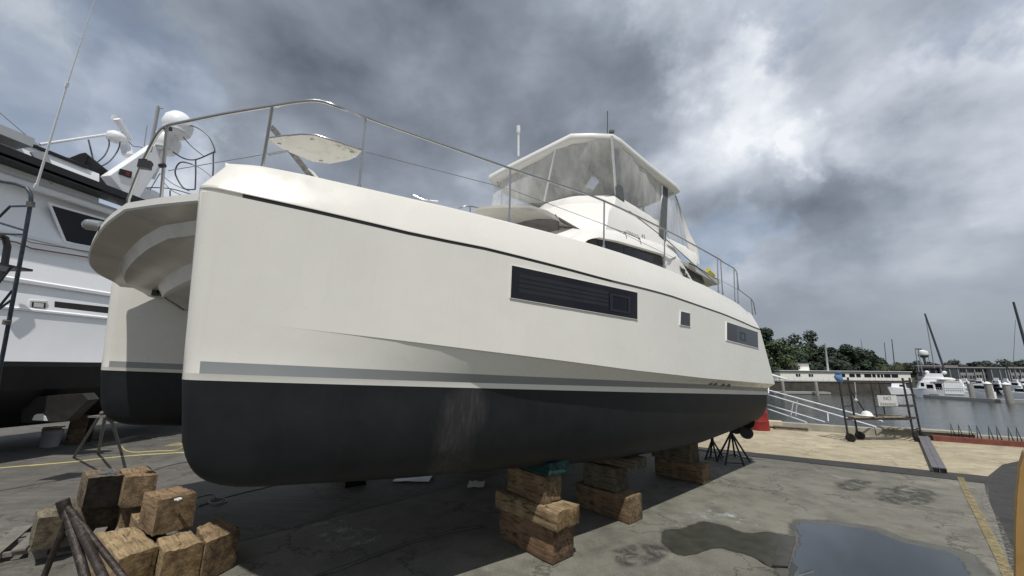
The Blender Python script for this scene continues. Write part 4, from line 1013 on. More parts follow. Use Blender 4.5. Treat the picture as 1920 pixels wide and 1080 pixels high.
# asphalt of the left yard
sheet('yard_asphalt', [G(-.6, -2.5), G(14, -3.4), G(30, -40), G(-50, -40), G(-50, 6), G(-3.2, 1.2), G(-1.6, -1.0)], M['asphalt'], .004)
ap_poly = [Q(-40, .45), Q(40, .45), Q(40, an), Q(12.0, an+.1), Q(8, an), Q(2, an-.05), Q(-4, an), Q(-40, an)]
sheet('apron', ap_poly, M['apron'], .008)
sheet('asphalt_strip', [Q(40, an-.01), Q(-10, an-.01), Q(-10, an-.75), Q(-2, an-.55), Q(3, an-.8), Q(6, an-.62), Q(9, an-.9), Q(40, an-1.1)], M['strip'], .010)
pd = [gnd(px, py) for px, py in ((1880, 872), (1935, 860), (1960, 1100), (1900, 1100), (1890, 1040), (1868, 970), (1850, 925), (1845, 900))]
sheet('dark_ground_patch', pd, M['strip'], .012)  # darker sheet over the ground along the right edge, in the strip's material
def strippath(name, pxs, w0, mat, z):
    P = [gnd(*q) for q in pxs]; P = catmull(P, 12); mb = MB(); rows = []
    for i, p in enumerate(P):
        t_ = (P[min(i+1, len(P)-1)]-P[max(i-1, 0)]).normalized(); n_ = Vector((-t_.y, t_.x, 0)); ww_ = w0*(1+.06*noise.noise(p*3))
        rows.append([Vector((*(p+n_*ww_/2).to_2d(), z)), Vector((*(p-n_*ww_/2).to_2d(), z))])
    mb.grid(rows); o = mb.build(name, mat); o['kind'] = 'structure'; return o
strippath('yellow_line', [(1801, 896), (1815, 928), (1832, 960), (1855, 1005), (1880, 1055), (1900, 1100)], .095, M['paint_yellow'], .014)
M['white_worn'] = simple('worn_white_paint', (.26, .25, .23), .8, dirt=.8, dirtcol=(.14, .13, .12), nscale=9); worn(M['white_worn'], .56)
strippath('white_line', [(1846, 912), (1850, 945), (1870, 985), (1895, 1045), (1915, 1100)], .09, M['white_worn'], .016)
def blobsheet(name, pxs, mat, z, label, cat_, kind='structure', k=5, jit=.03):
    P = [gnd(*q) for q in pxs]; P.append(P[0]); c_ = catmull(P, k)[:-1]
    c_ = [p+noise.noise_vector(p*4)*jit+noise.noise_vector(p*14)*jit*.4 for p in c_]
    cen = sum(c_, Vector())/len(c_); n = len(c_); vs = []
    for k_, j_ in ((1.0, 0), (.95, 1), (.90, 2)):
        for p in c_:
            dd_ = (p-cen); L_2 = dd_.length; q = cen+dd_*((L_2-(1-k_)*1.1)/L_2); vs.append((q.x, q.y, z))
    me = bpy.data.meshes.new(name); me.from_pydata(vs, [], [(r_*n+i, r_*n+(i+1) % n, (r_+1)*n+(i+1) % n, (r_+1)*n+i) for r_ in (0, 1) for i in range(n)]+[tuple(2*n+i for i in range(n))])
    at_ = me.attributes.new('edge', 'FLOAT', 'POINT')
    for i in range(3*n): at_.data[i].value = (0, .5, 1)[i//n]
    me.materials.append(mat); o = bpy.data.objects.new(name, me); COL.objects.link(o); o['kind'] = kind; return o
blobsheet('wet_patch', [(1235, 1000), (1240, 992), (1270, 990), (1290, 982), (1320, 976), (1360, 984), (1385, 994), (1410, 1000), (1440, 996), (1470, 1002), (1500, 1010), (1510, 1060), (1460, 1070), (1420, 1050), (1390, 1040), (1340, 1032), (1300, 1042), (1270, 1045), (1245, 1030), (1232, 1015)], M['wet'], .006, None, None)
blobsheet('puddle', [(1484, 985), (1496, 979), (1540, 980), (1600, 988), (1640, 996), (1680, 1012), (1730, 1025), (1790, 1038), (1812, 1052), (1828, 1075), (1840, 1110), (1700, 1160), (1500, 1110), (1477, 1070), (1484, 1040), (1490, 1010)], M['puddle'], .011, None, None, k=6, jit=.02)
M['damp'] = simple('damp_ground', (.085, .083, .07), .5, var=.2, nscale=4)
blobsheet('damp_rim', [(1448, 1068), (1470, 1005), (1478, 978), (1500, 973), (1545, 974), (1605, 981), (1650, 989), (1692, 1006), (1740, 1018), (1800, 1030), (1840, 1045), (1870, 1075), (1880, 1120), (1700, 1190), (1500, 1130)], M['damp'], .008, None, None, k=6, jit=.05)
def soften(m, lo=.25, hi=.75):
    nt = m.node_tree; b = nt.nodes['Principled BSDF']; a = nt.nodes.new('ShaderNodeAttribute'); a.attribute_name = 'edge'
    q = mth(nt, 'ADD', a.outputs['Fac'], mth(nt, 'MULTIPLY', mth(nt, 'SUBTRACT', nz(nt, tc(nt), 9, 6, .65), .5), 1.1))
    nt.links.new(ramp(nt, q, [(lo, (0, 0, 0)), (hi, (1, 1, 1))]), b.inputs['Alpha'])
soften(M['wet']); soften(M['puddle'], .35, .6); soften(M['damp'], .1, .9)
# small metal trough lid across the puddle's edge
mb = MB(); tq = [gnd(1462, 1010, .02), gnd(1492, 1006, .02), gnd(1478, 1064, .02), gnd(1448, 1062, .02)]
mb.prism(tq, Vector((0, 0, .015))); o = mb.build('drain_grate', simple('dull_metal', (.05, .048, .040), .3, metal=.2, var=.3)); tag(o, 'flat metal drain cover lying at the left edge of the puddle', 'drain cover')
def stainmat(name, col, lo, hi):
    m = simple(name, col, .8, var=.15); nt = m.node_tree; b = nt.nodes['Principled BSDF']; a = nt.nodes.new('ShaderNodeAttribute'); a.attribute_name = 'edge'
    q = mth(nt, 'MULTIPLY', a.outputs['Fac'], ramp(nt, nz(nt, tc(nt), 6, 8, .7, .5), [(lo, (0, 0, 0)), (hi, (.75, .75, .75))])); nt.links.new(q, b.inputs['Alpha']); return m
pale = stainmat('pale_paint_spill', (.34, .38, .36), .50, .62); oil = stainmat('oil_stain', (.045, .045, .042), .42, .60)
for i, (q, m_) in enumerate(((((1270, 965), (1300, 950), (1350, 955), (1410, 975), (1420, 990), (1360, 978), (1300, 975)), pale), (((590, 1000), (640, 985), (700, 988), (720, 1010), (660, 1030), (600, 1022)), pale),
                             (((1640, 915), (1700, 910), (1760, 925), (1750, 945), (1690, 948), (1640, 935)), oil), (((1560, 905), (1600, 898), (1640, 905), (1620, 920), (1575, 918)), oil),
                             (((1140, 1030), (1200, 1015), (1260, 1030), (1230, 1060), (1160, 1062)), oil), (((560, 985), (620, 972), (660, 978), (610, 992)), pale))):
    blobsheet('ground_stain', q, m_, .0045+.0003*i, None, None)
# quay curb (sections), red beam
cg = 'quay curb sections'
for i, (t0, t1) in enumerate(((-40, -2.2), (-2.18, 2.98), (3.0, 40))):
    mb = MB(); a_ = Q(t0, .0); mb.prism([Q(t0, 0, 0), Q(t0, .34, 0), Q(t0, .34, .24), Q(t0, .03, .24)], qd*(t1-t0)); o = mb.build('quay_curb', M['curb'], bevel=.02)
    tag(o, ['weathered low concrete curb on the quay behind the catamaran, left of the gangway', 'weathered low concrete curb on the quay between gangway and scaffold', 'weathered low concrete curb on the quay right of the scaffold, behind the red beam'][i], 'curb', cg)
mb = MB(); mb.prism([Q(-120, .5, 0), Q(-120, .52, -5), Q(-120, .2, -5), Q(-120, .2, -.01)], qd*180); o = mb.build('quay_wall', M['seawall']); o['kind'] = 'structure'
ra = gnd(1742, 824); tr = (ra-q0).dot(qd)
mb = MB(); mb.prism([Q(tr, -.32, 0), Q(tr, -.10, 0), Q(tr, -.10, .17), Q(tr, -.32, .17)], qd*9); o = mb.build('steel_beam', M['redsteel'], bevel=.008); tag(o, 'long red oxide painted steel beam lying along the quay curb', 'beam')
mb = MB(); mb.box(Q(tr-.15, .12, .5), (.03, .03, .55))
# steel V stakes
for i, (px, nm) in enumerate(((1805, 'leftmost'), (1832, 'second from left'), (1860, 'third from left'), (1887, 'fourth from left'), (1914, 'rightmost at the edge'))):
    b0 = gnd(px, 833, .0); tt = (b0-q0).dot(qd); rt = T(Q(tt, .0, .0)); e = empty('steel_stake', rt, 'black V stake on the red beam, %s' % nm, 'stake', 'black V stakes along the quay')
    for k in (-1, 1):
        mb = MB(); base = Q(tt+.085*k+.03, -.22, .16); mb.tube([base-qd*.045, Q(tt+.085*k+.03, -.20, .56), base+qd*.045], .015, 6); mb.build('prong', M['black'], e)
# grey ramp planks
e = empty('ramp_mat', T(gnd(1750, 850)), 'pair of long grey hollow ramp planks lying across the tan apron', 'ramp')
r0 = [gnd(1722, 822), gnd(1740, 822), gnd(1776, 889), gnd(1749, 886)]
a0, a1, b1, b0 = r0
for k in (0, 1):
    p = [lerp(a0, a1, .5*k+.01), lerp(a0, a1, .5*k+.49), lerp(b0, b1, .5*k+.49), lerp(b0, b1, .5*k+.01)]
    mb = MB(); mb.prism([Vector((v.x, v.y, .10)) for v in p], Vector((0, 0, .02))); 
    for ed in ((p[0], p[3]), (p[1], p[2])): d_ = (ed[1]-ed[0]); mb.prism([Vector((ed[0].x, ed[0].y, .01)), Vector((ed[0].x+.02, ed[0].y, .01)), Vector((ed[0].x+.02, ed[0].y, .10)), Vector((ed[0].x, ed[0].y, .10))], Vector((d_.x, d_.y, 0)))
    mb.build('plank', M['rampgrey'], e)
    mb = MB(); mb.prism([Vector((lerp(p[3], p[2], t_).x, lerp(p[3], p[2], t_).y+.01, z)) for t_, z in ((.12, .015), (.9, .015), (.9, .098), (.12, .098))], (p[0]-p[3]).normalized()*.3); mb.build('hollow_end', M['black'], e)

# ------------------------------------------------------------------ scaffold
SFL = {}
fl = gnd(1592, 829); fr_ = gnd(1716, 829); bl = gnd(1603, 812); br = gnd(1723, 815)
sx = (fr_-fl); sd = Vector((fl.x, fl.y, 0)).normalized(); sd = (sd+Vector((sd.y, -sd.x, 0))*.30).normalized()*.85
bl = fl+sd; br = fr_+sd
scz = 2.0
e = empty('rolling_scaffold', T((fl+fr_)/2), 'dark rusty rolling scaffold with plank platform on the quay', 'scaffold')
for p, lab in ((fl, 1), (fr_, 1), (bl, 1), (br, 1)):
    mb = MB(); mb.tube([p+Vector((0, 0, .12)), p+Vector((0, 0, scz))], .028, 8); mb.build('upright', M['scaf'], e)
for a_, b_, zs in ((fl, bl, (.70, 1.08, 1.45, 1.9)), (fr_, br, (.37, .70, 1.08, 1.45, 1.9))):
    for z in zs: mb = MB(); mb.tube([a_+Vector((0, 0, z)), b_+Vector((0, 0, z))], .022, 6); mb.build('rung', M['scaf'], e)
for off in (Vector(), sd):
    mb = MB(); mb.tube([fl+off+Vector((0, 0, 1.88)), fr_+off+Vector((0, 0, 1.88))], .024, 6); mb.build('top_bar', M['scaf'], e)
    mb = MB(); mb.tube([fl+off+Vector((0, 0, .70)), fr_+off+Vector((0, 0, .70))], .030, 6); mb.build('ledger', M['scaf'], e)
    m1 = lerp(fl, fr_, .49)+off
    mb = MB(); mb.tube([m1+Vector((0, 0, .70)), m1+Vector((0, 0, 1.88))], .022, 6); mb.build('mid_post', M['scaf'], e)
    for z in (1.10, 1.43): mb = MB(); mb.tube([m1+Vector((0, 0, z)), fr_+off+Vector((0, 0, z))], .018, 6); mb.build('guard_bar', M['scaf'], e)
mb = MB(); mb.tube([fl+sd+Vector((0, 0, 1.6)), lerp(fl, fr_, .22)+sd+Vector((0, 0, .72))], .02, 6); mb.build('brace', M['scaf'], e)
for k, (t0, t1) in enumerate(((.06, .50), (.52, .84))):
    for j in range(3):
        mb = MB(); c0 = lerp(fl, fr_, (t0+t1)/2)+sd*(.18+.32*j)+Vector((0, 0, .75+.01*k)); mb.box(c0, (sx.length*(t1-t0), .22, .035), math.atan2(sx.y, sx.x)+(.02*j if k == 0 else 0)); mb.build('platform_board', M['plank'], e)
for p in (fl, bl, fr_, br):
    wr = .13 if p in (fl, bl) else .08
    mb = MB(); mb.tube([p+Vector((-.0, 0, wr))-sd*.04+sx.normalized()*.08, p+Vector((0, 0, wr))+sd*.04+sx.normalized()*.08], wr, 16); mb.tube([p+Vector((0, 0, .13)), p+Vector((0, 0, .28))], .04, 8); mb.build('caster', M['black'], e, smooth=40)
# things on it
mb = MB(); c0 = lerp(fl, fr_, .30)+sd*.3+Vector((0, 0, .79)); mb.lathe(c0, [(.17, 0), (.15, .02), (.13, .08), (.09, .13), (.01, .155)], 18); mb.lathe(c0, [(.20, .0), (.13, .012)], 18); o = mb.build('hard_hat', M['deckgel'], own=T(c0), smooth=40); tag(o, 'cream hard hat lying on the scaffold boards', 'hard hat')
mb = MB(); c0 = lerp(fl, fr_, .42)+sd*.4+Vector((0, 0, .785)); 
for k in range(3): mb.box(c0+sx.normalized()*(.15*k-.1)+Vector((0, 0, .012+.01*k)), (.5, .09, .02), math.atan2(sx.y, sx.x)+.3-.2*k)
o = mb.build('scrap_boards', M['pallet'], own=T(c0)); tag(o, 'loose pale scrap boards lying on the scaffold platform', 'scrap wood')
mb = MB(); c0 = fl+Vector((0, 0, 1.98)); 
mb.ball(c0+Vector((.02, 0, .0)), .10, .10, .17, 10, 7); mb.ball(c0+Vector((.03, 0, .15)), .09, .08, .07, 10, 6)
for v in range(len(mb.v)): mb.v[v] += noise.noise_vector(mb.v[v]*9)*.05
o = mb.build('blue_cloth', M['blue'], own=T(c0), smooth=60); tag(o, 'bundle of bright blue cloth tied on top of the left scaffold post', 'cloth')
mb = MB(); c0 = lerp(fl, fr_, .17)+sd*.5; mb.tube([c0+Vector((.0, 0, 1.85)), c0+Vector((-.02, 0, 1.5)), c0+Vector((-.06, 0, 1.3))], .014, 6); mb.ball(c0+Vector((-.06, 0, 1.27)), .05, .05, .05, 8, 6); o = mb.build('hanging_rope', M['mastlight'], own=T(c0)); tag(o, 'short pale rope with a knot hanging inside the left scaffold bay', 'rope')
sg0 = lerp(fl, fr_, .70)-sd*.03
e = empty('no_parking_sign', T(sg0+Vector((0, 0, 1.3))), 'white NO PARKING board hung on the scaffold guard bars', 'sign')
un = sx.normalized(); sn = Vector((-un.y, un.x, 0))
c0 = sg0+Vector((0, 0, 1.27)); mb = MB(); mb.box(c0, (.66, .02, .34), math.atan2(un.y, un.x)); mb.build('board', M['farpaint'], e, bevel=.004)
text('NO', c0-sn*.012+Vector((0, 0, .02))-un*.0, un, Vector((0, 0, 1)), .17, M['standmetal'], e, 'lettering', .002, align='CENTER')
text('PARKING', c0-sn*.012+Vector((0, 0, -.15)), un, Vector((0, 0, 1)), .13, M['standmetal'], e, 'lettering', .002, align='CENTER')

# ------------------------------------------------------------------ barrel, box, gangway
bc = gnd(1424, 806); bc = Vector((bc.x, bc.y, 0))
mb = MB(); mb.lathe(bc, [(.0, 0), (.345, 0), (.35, .02), (.345, .04), (.335, .30), (.345, .33), (.333, .36), (.32, .60), (.33, .63), (.318, .66), (.30, .90), (.31, .93), (.29, .935), (.0, .92)], 28); o = mb.build('barrel', M['red'], own=T(bc), smooth=35); tag(o, 'faded red plastic barrel standing behind the catamaran stern', 'barrel')
b0 = gnd(1478, 806); e = empty('pallet', T(b0), 'dark low pallet by the curb with a pale carton on it', 'pallet')
mb = MB(); mb.box(b0+Vector((.15, .1, .05)), (1.0, .7, .08), -.5); mb.build('base', M['plank'], e); mb = MB(); mb.box(b0+Vector((.15, .1, .12)), (1.05, .75, .025), -.5); mb.build('deck', M['pallet'], e)
b1 = gnd(1453, 803); mb = MB(); mb.box(b1+Vector((0, .1, .17)), (.62, .4, .20), -.5); o = mb.build('carton', simple('pale_carton', (.55, .45, .33), .8), own=T(b1), bevel=.01); tag(o, 'pale cardboard carton lying between the red barrel and the quay curb', 'carton')
e = empty('gangway', T(Q(4, .6, -.5)), 'white aluminium gangway with double handrails sloping down from the quay', 'gangway')
for a_, b_ in (((1440, 731.5, 24), (1655, 790, 17.2)), ((1440, 740, 24), (1643, 801, 17.0)), ((1440, 759, 24), (1548, 792, 19.5)), ((1440, 767, 24), (1512, 792, 19.5))):
    mb = MB(); mb.tube([pt(*a_), pt(*b_)], .042, 8); mb.build('rail', M['alu'], e, smooth=50)
for a_, b_ in (((1488, 752, 21), (1483, 779, 21)), ((1552, 775, 19.4), (1553, 790, 19.2)), ((1495, 752, 21), (1492, 780, 21))): mb = MB(); mb.tube([pt(*a_), pt(*b_)], .025, 6); mb.build('rail_post', M['alu'], e)
# loose boards on the curb
mb = MB(); mb.box(Q(4.3, .15, .28), (2.2, .45, .06), -.53); o = mb.build('curb_plank', M['curb'], own=T(Q(4.3, .15, .28))); tag(o, 'thick plank lying on the curb at the top of the gangway', 'plank')
# cables
def rope(name, pxs, r, mat, label, z=.012, k=6, cat_='rope'):
    P = [gnd(*q)+Vector((0, 0, z)) for q in pxs]; mb = MB(); mb.tube(catmull(P, k), r, 6); o = mb.build(name, mat, own=T(P[0]), smooth=60); return tag(o, label, cat_)
rope('yellow_rope', [(-20, 881), (60, 874), (140, 867), (200, 860), (270, 854), (340, 850), (420, 846)], .016, M['line_yellow'], 'straight yellow rope stretched over the asphalt in front of the left yacht')
rope('yellow_rope', [(228, 838), (236, 846), (255, 849), (290, 847), (330, 845), (345, 836), (320, 836), (310, 838), (335, 832), (352, 838)], .014, M['line_yellow'], 'tangled yellow rope on the ground beside the near hull bow')
rope('rope_coil', [(366, 935), (398, 928), (406, 934), (392, 940), (400, 946), (420, 944), (424, 938), (408, 935), (394, 939), (392, 945), (410, 949), (426, 941), (414, 936), (372, 950)], .010, M['ropegrey'], 'small coil of thin rope on the ground under the bow', cat_='rope')
rope('black_cable', [(290, 882), (340, 869), (420, 862)], .008, M['darkline'], 'thin black cable on the ground behind the timber pile', cat_='cable')
rope('black_cable', [(372, 952), (430, 932), (500, 915), (560, 900)], .008, M['darkline'], 'thin black cable running from the rope coil under the hull', cat_='cable')
rope('black_hose', [(590, 1085), (680, 1052), (760, 1022), (840, 1000), (905, 988)], .022, M['darkline'], 'black hose snaking along the edge of the hull shadow', cat_='hose')
rope('grey_cable', [(128, 815), (150, 828), (175, 836), (210, 830), (235, 822), (262, 818), (290, 822), (325, 818), (345, 812)], .012, M['ropegrey'], 'looping grey cable on the ground under the yachts', cat_='cable')
rope('grey_cable', [(330, 822), (305, 826), (290, 824), (255, 820), (225, 828), (190, 838), (165, 832), (170, 824), (200, 826)], .012, M['ropegrey'], 'second grey cable crossing the first beneath the yachts', cat_='cable')
b0 = gnd(92, 838); mb = MB(); mb.lathe(b0, [(0, 0), (.17, 0), (.20, .42), (.21, .44), (.17, .44), (0, .40)], 18); o = mb.build('bucket', M['bucket'], own=T(b0), smooth=40); tag(o, 'grey bucket full of scraps under the left motor yacht', 'bucket')
mb = MB(); c0 = b0+Vector((0, 0, .45))
for k in range(9): mb.box(c0+Vector((random.uniform(-.15, .15), random.uniform(-.1, .1), random.uniform(0, .08))), (.22, .07, .03), random.uniform(0, 3))
o = mb.build('scrap_pile', M['plank'], own=T(c0)); tag(o, 'wood scraps heaped in the grey bucket', 'scrap wood')
b0 = gnd(115, 836)+Vector((0, .4, 0)); timber('timber_dark', b0, (.4, .38, .8), .4, 'dark timber post holding up the left motor yacht behind the bucket', None)
b0 = pt(270, 1, 1)
# debris seen under the near hull
for px, py, s_, lab in ((776, 899, .35, 'crumpled pale sheet on the ground beyond the near hull'), (893, 912, .26, 'small white scrap of sheet beside the nearest timber stack')):
    b0 = gnd(px, py); mb = MB(); rows = [[b0+Vector((s_*(i/5-.5)*(2.0 if px < 800 else 1.2), s_*(j/4-.5)*1.4, .03+.05*abs(noise.noise(Vector((i*.9, j*.9, px)))))) for i in range(6)] for j in range(5)]; mb.grid(rows); o = mb.build('plastic_sheet', M['deckgel'], own=T(b0), smooth=60); tag(o, lab, 'sheet')
# timber supports in the gloom under the far hull
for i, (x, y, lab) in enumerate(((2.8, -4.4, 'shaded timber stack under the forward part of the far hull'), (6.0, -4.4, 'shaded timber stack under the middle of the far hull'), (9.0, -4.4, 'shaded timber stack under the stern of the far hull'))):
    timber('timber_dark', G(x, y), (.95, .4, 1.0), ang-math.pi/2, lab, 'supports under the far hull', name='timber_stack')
for x, lab in ((2.6, 'dark block'),):
    pass
# tan post at the right edge
c0 = gnd(1921, 1120); mb = MB()
post = [pt(1904, 1100, 2.9), pt(1904, 1000, 2.9), pt(1907, 930, 2.9), pt(1912, 880, 2.9), pt(1921, 850, 2.9), pt(1960, 840, 2.9), pt(1960, 1100, 2.9)]
mb.prism(post, ray(1904, 1000).to_2d().to_3d().normalized()*.25); o = mb.build('tan_bollard', M['tan'], own=T((c0.x, c0.y, 0)), bevel=.012); tag(o, 'tan painted steel post with rounded top cut off by the right edge', 'post')

# ------------------------------------------------------------------ water and far shore
WZ = -3.2
sheet('water', [Q(-120, .45), Q(500, .45), Q(500, 900), Q(-400, 900)], M['water'], WZ)
def land(name, pts, z, mat):
    mb = MB(); mb.prism([Vector((p.x, p.y, z)) for p in pts], Vector((0, 0, WZ-1-z))); o = mb.build(name, mat); o['kind'] = 'structure'; return o
M['grass'] = simple('bank_grass', (.05, .06, .03), .95, var=.3, nscale=.3)
land('far_bank', [hp(1300, 99.2, 0), hp(1706, 99.2, 0), hp(1712, 180, 0), hp(1300, 180, 0)], -.45, M['grass'])
land('far_shore', [hp(1250, 260, 0), hp(2300, 230, 0), hp(2500, 700, 0), hp(1250, 700, 0)], -1.8, M['grass'])
# sea wall with railing
SW = 98.
a_ = hp(1380, SW, 0); b_ = hp(1704, SW, 0); wu = (b_-a_); wl = wu.length; wu.normalize(); wn = Vector((-wu.y, wu.x, 0))
mb = MB(); mb.prism([Vector((a_.x, a_.y, WZ-.5)), Vector((a_.x, a_.y, -.45)), Vector((a_.x, a_.y, -.45))+wn*1.2, Vector((a_.x, a_.y, WZ-.5))+wn*1.2], wu*wl); o = mb.build('sea_wall', M['seawall']); tag(o, 'dark stained sea wall below the low white waterfront building', 'sea wall')
mb = MB(); c1 = a_-wn*.15; mb.prism([Vector((c1.x, c1.y, -.55)), Vector((c1.x, c1.y, -.30)), Vector((c1.x, c1.y, -.30))+wn*1.5, Vector((c1.x, c1.y, -.55))+wn*1.5], wu*wl); mb.build('cap', M['dock'], None)['kind'] = 'structure'
bpy.data.objects['cap'].name = 'promenade'
e = empty('white_railing', T(Vector((a_.x, a_.y, -.3))), 'white picket railing along the top of the far sea wall', 'railing')
mb = MB()
for z in (.25, .62): mb.box(lerp(a_, b_, .5)+Vector((0, 0, -.3+z)), (wl, .06, .10), math.atan2(wu.y, wu.x))
mb.build('rails', M['white'], e)
n = 30
for i in range(n+1): mb = MB(); mb.box(a_+wu*(wl*i/n)+Vector((0, 0, .05)), (.16, .14, .78), math.atan2(wu.y, wu.x)); mb.build('rail_post', M['white'], e)
# waterfront building
BW = 101.5
a_ = hp(1462, BW, 0); b_ = hp(1706, BW, 0); bu = (b_-a_); bl_ = bu.length; bu.normalize(); bn = Vector((-bu.y, bu.x, 0)); ba = math.atan2(bu.y, bu.x)
e = empty('waterfront_building', T(Vector((a_.x, a_.y, -.45))), 'long low cream waterfront building with flat dark edged roof', 'building')
mb = MB(); mb.box(a_+bu*bl_/2+bn*4+Vector((0, 0, .70)), (bl_, 8, 2.3), ba); mb.build('wall', M['cream'], e)
mb = MB(); mb.box(a_+bu*bl_/2+bn*4+Vector((0, 0, 2.03)), (bl_+.6, 8.5, .34), ba); mb.build('roof', M['roofdark'], e)
mb = MB(); mb.box(a_+bu*bl_/2+bn*4+Vector((0, 0, 2.26)), (bl_+.7, 8.6, .11), ba); mb.build('roof_edge', M['white'], e)
def bpx(px): return bl_*(px-1462)/(1706-1462)
for x0, x1 in ((1491, 1499), (1515, 1523)): 
    mb = MB(); mb.box(a_+bu*(bpx(x0)+bpx(x1))/2-bn*.03+Vector((0, 0, 1.05)), (bpx(x1)-bpx(x0), .1, .62), ba); w_ = mb.build('window', M['glass_dark'], e)
    mb = MB(); mb.box(a_+bu*(bpx(x0)+bpx(x1))/2-bn*.06+Vector((0, 0, 1.05)), (.10, .1, .66), ba); mb.build('frame', M['white'], w_)
for x0, x1 in ((1577, 1583), (1591, 1601), (1604, 1612), (1619, 1632), (1634, 1640), (1643, 1648), (1650, 1654), (1656, 1668), (1670, 1682)):
    mb = MB(); mb.box(a_+bu*(bpx(x0)+bpx(x1))/2-bn*.03+Vector((0, 0, 1.15)), (bpx(x1)-bpx(x0), .1, .85), ba); mb.build('window', M['glass_dark'], e)
mb = MB(); mb.box(a_+bu*bpx(1526)+bn*6+Vector((0, 0, 3.2)), (3.9, 4, 1.9), ba); mb.build('roof_room', M['cream'], e)
mb = MB(); mb.box(a_+bu*bpx(1526)+bn*6+Vector((0, 0, 4.25)), (4.6, 4.8, .25), ba); mb.build('roof_room_top', M['roofdark'], e)
# floating dock and pilings in front
mb = MB(); p0 = hp(1440, 90, 0); p1 = hp(1545, 90, 0); mb.box((p0+p1)/2+Vector((0, 0, WZ+.35)), ((p1-p0).length, 2, .45), math.atan2((p1-p0).y, (p1-p0).x)); o = mb.build('floating_dock', M['dock'], own=T((p0+p1)/2)); tag(o, 'low grey floating dock in front of the far sea wall', 'dock')
def piling(px, s, ztop, r=.2, cap=False, lab='', grp='dock pilings'):
    p = hp(px, s, 0); rt = T(Vector((p.x, p.y, WZ))); e = empty('piling', rt, lab, 'piling', grp)
    mb = MB(); mb.tube([Vector((p.x, p.y, WZ-1)), Vector((p.x, p.y, ztop))], r, 12); mb.build('shaft', M['piling'], e, smooth=40)
    if cap: mb = MB(); mb.lathe(Vector((p.x, p.y, ztop)), [(r*1.15, -.08), (r*1.15, .0), (r*.6, .25), (.01, .38)], 12); mb.build('cap', M['white'], e, smooth=50)
piling(1464, 88, -.2, .32, lab='left of the two slim pilings rising from the floating dock by the sea wall')
piling(1526, 88, -.2, .32, lab='right of the two slim pilings rising from the floating dock by the sea wall')
# marina dock on the right
mb = MB(); p0 = hp(1735, 81.5, 0); p1 = hp(1850, 72, 0); p2 = hp(2100, 66, 0)
nrm = Vector((.25, 1, 0)).normalized()*2.0
mb.prism([Vector((v.x, v.y, WZ+.55)) for v in (p0, p1, p2, p2+nrm, p1+nrm, p0+nrm)], Vector((0, 0, -.6))); o = mb.build('marina_dock', M['dock'], own=T(p1)); tag(o, 'long low marina dock the white motor boats are tied to', 'dock')
for i, (px, s, zt, r) in enumerate(((1813, 76, .35, .42), (1846, 73, .45, .50), (1880, 70, .45, .50), (1919, 68, .4, .5))):
    piling(px, s, zt-.3, r, i > 0, 'grey marina piling with%s, %s' % ((' white cone cap' if i else 'out a cap'), ('just right of the big motor yacht', 'second from left of the large marina pilings', 'third from left of the large marina pilings', 'cut by the right photo edge')[i]))

# ------------------------------------------------------------------ boats afloat
def far_boat(name, px0, px1, s0, s1, H_, label, cabins, hullmat='yw', bow_left=True, grp=None, freeboard=1.5):
    """px0..px1 along the waterline; cabins = (u0,u1,z0,z1,rake,width fraction, window spans)"""
    a_ = hp(px0, s0, WZ); b_ = hp(px1, s1, WZ); u = b_-a_; L = u.length; u.normalize(); n_ = Vector((-u.y, u.x, 0))
    rt = T(a_, math.atan2(u.y, u.x)); e = empty(name, rt, label, 'boat', grp); B = min(4.6, L*.3)
    rows = []; N = 12
    for i in range(N+1):
        t = i/N; w = B/2*(1-(1-min(1, t/.45))**2.2)+.03 if bow_left else B/2*(1-(max(0, t-.55)/.45)**2.2)+.03
        fb = freeboard*(1.25-.25*min(1, t/.6)) if bow_left else freeboard*(1+.25*max(0, t-.4)/.6)
        rake = (-.9*(1-t)**3 if bow_left else .9*t**3)
        c0 = a_+u*(L*t)+n_*B/2
        rows.append([c0-n_*w*.75+Vector((0, 0, -.3)), c0-n_*w*.85+Vector((0, 0, .15)), c0+u*rake-n_*w+Vector((0, 0, fb)), c0+u*rake-n_*(w-.12)+Vector((0, 0, fb+.03)), c0+u*rake+n_*(w-.12)+Vector((0, 0, fb+.03)), c0+u*rake+n_*w+Vector((0, 0, fb)), c0+n_*w*.85+Vector((0, 0, .15)), c0+n_*w*.75+Vector((0, 0, -.3))])
    mb = MB(); mb.grid(rows); mb.add(rows[0], [tuple(range(8))]); mb.add(rows[-1], [tuple(range(8))]); mb.build('hull', M[hullmat], e, smooth=30)
    for (u0, u1, z0, z1, rk, wf, wins) in cabins:
        h_ = B/2*wf; P = []
        for (uu, z) in ((u0, z0), (u0+rk, z1), (u1-rk*.3, z1), (u1, z0)): P.append(a_+u*(L*uu)+n_*(B/2-h_)+Vector((0, 0, z)))
        mb = MB(); mb.prism(P, n_*2*h_); mb.build('cabin', M['yw'], e, bevel=.06)
        for (w0, w1, f0, f1) in wins:
            mb = MB(); zc = z0+(z1-z0)*(f0+f1)/2; mb.box(a_+u*(L*(w0+w1)/2)+n_*(B/2-h_-.02)+Vector((0, 0, zc)), (L*(w1-w0), .06, (z1-z0)*(f1-f0)), math.atan2(u.y, u.x)); mb.build('window', M['glass_dark'], e)
    return e, a_, u, n_, L, B
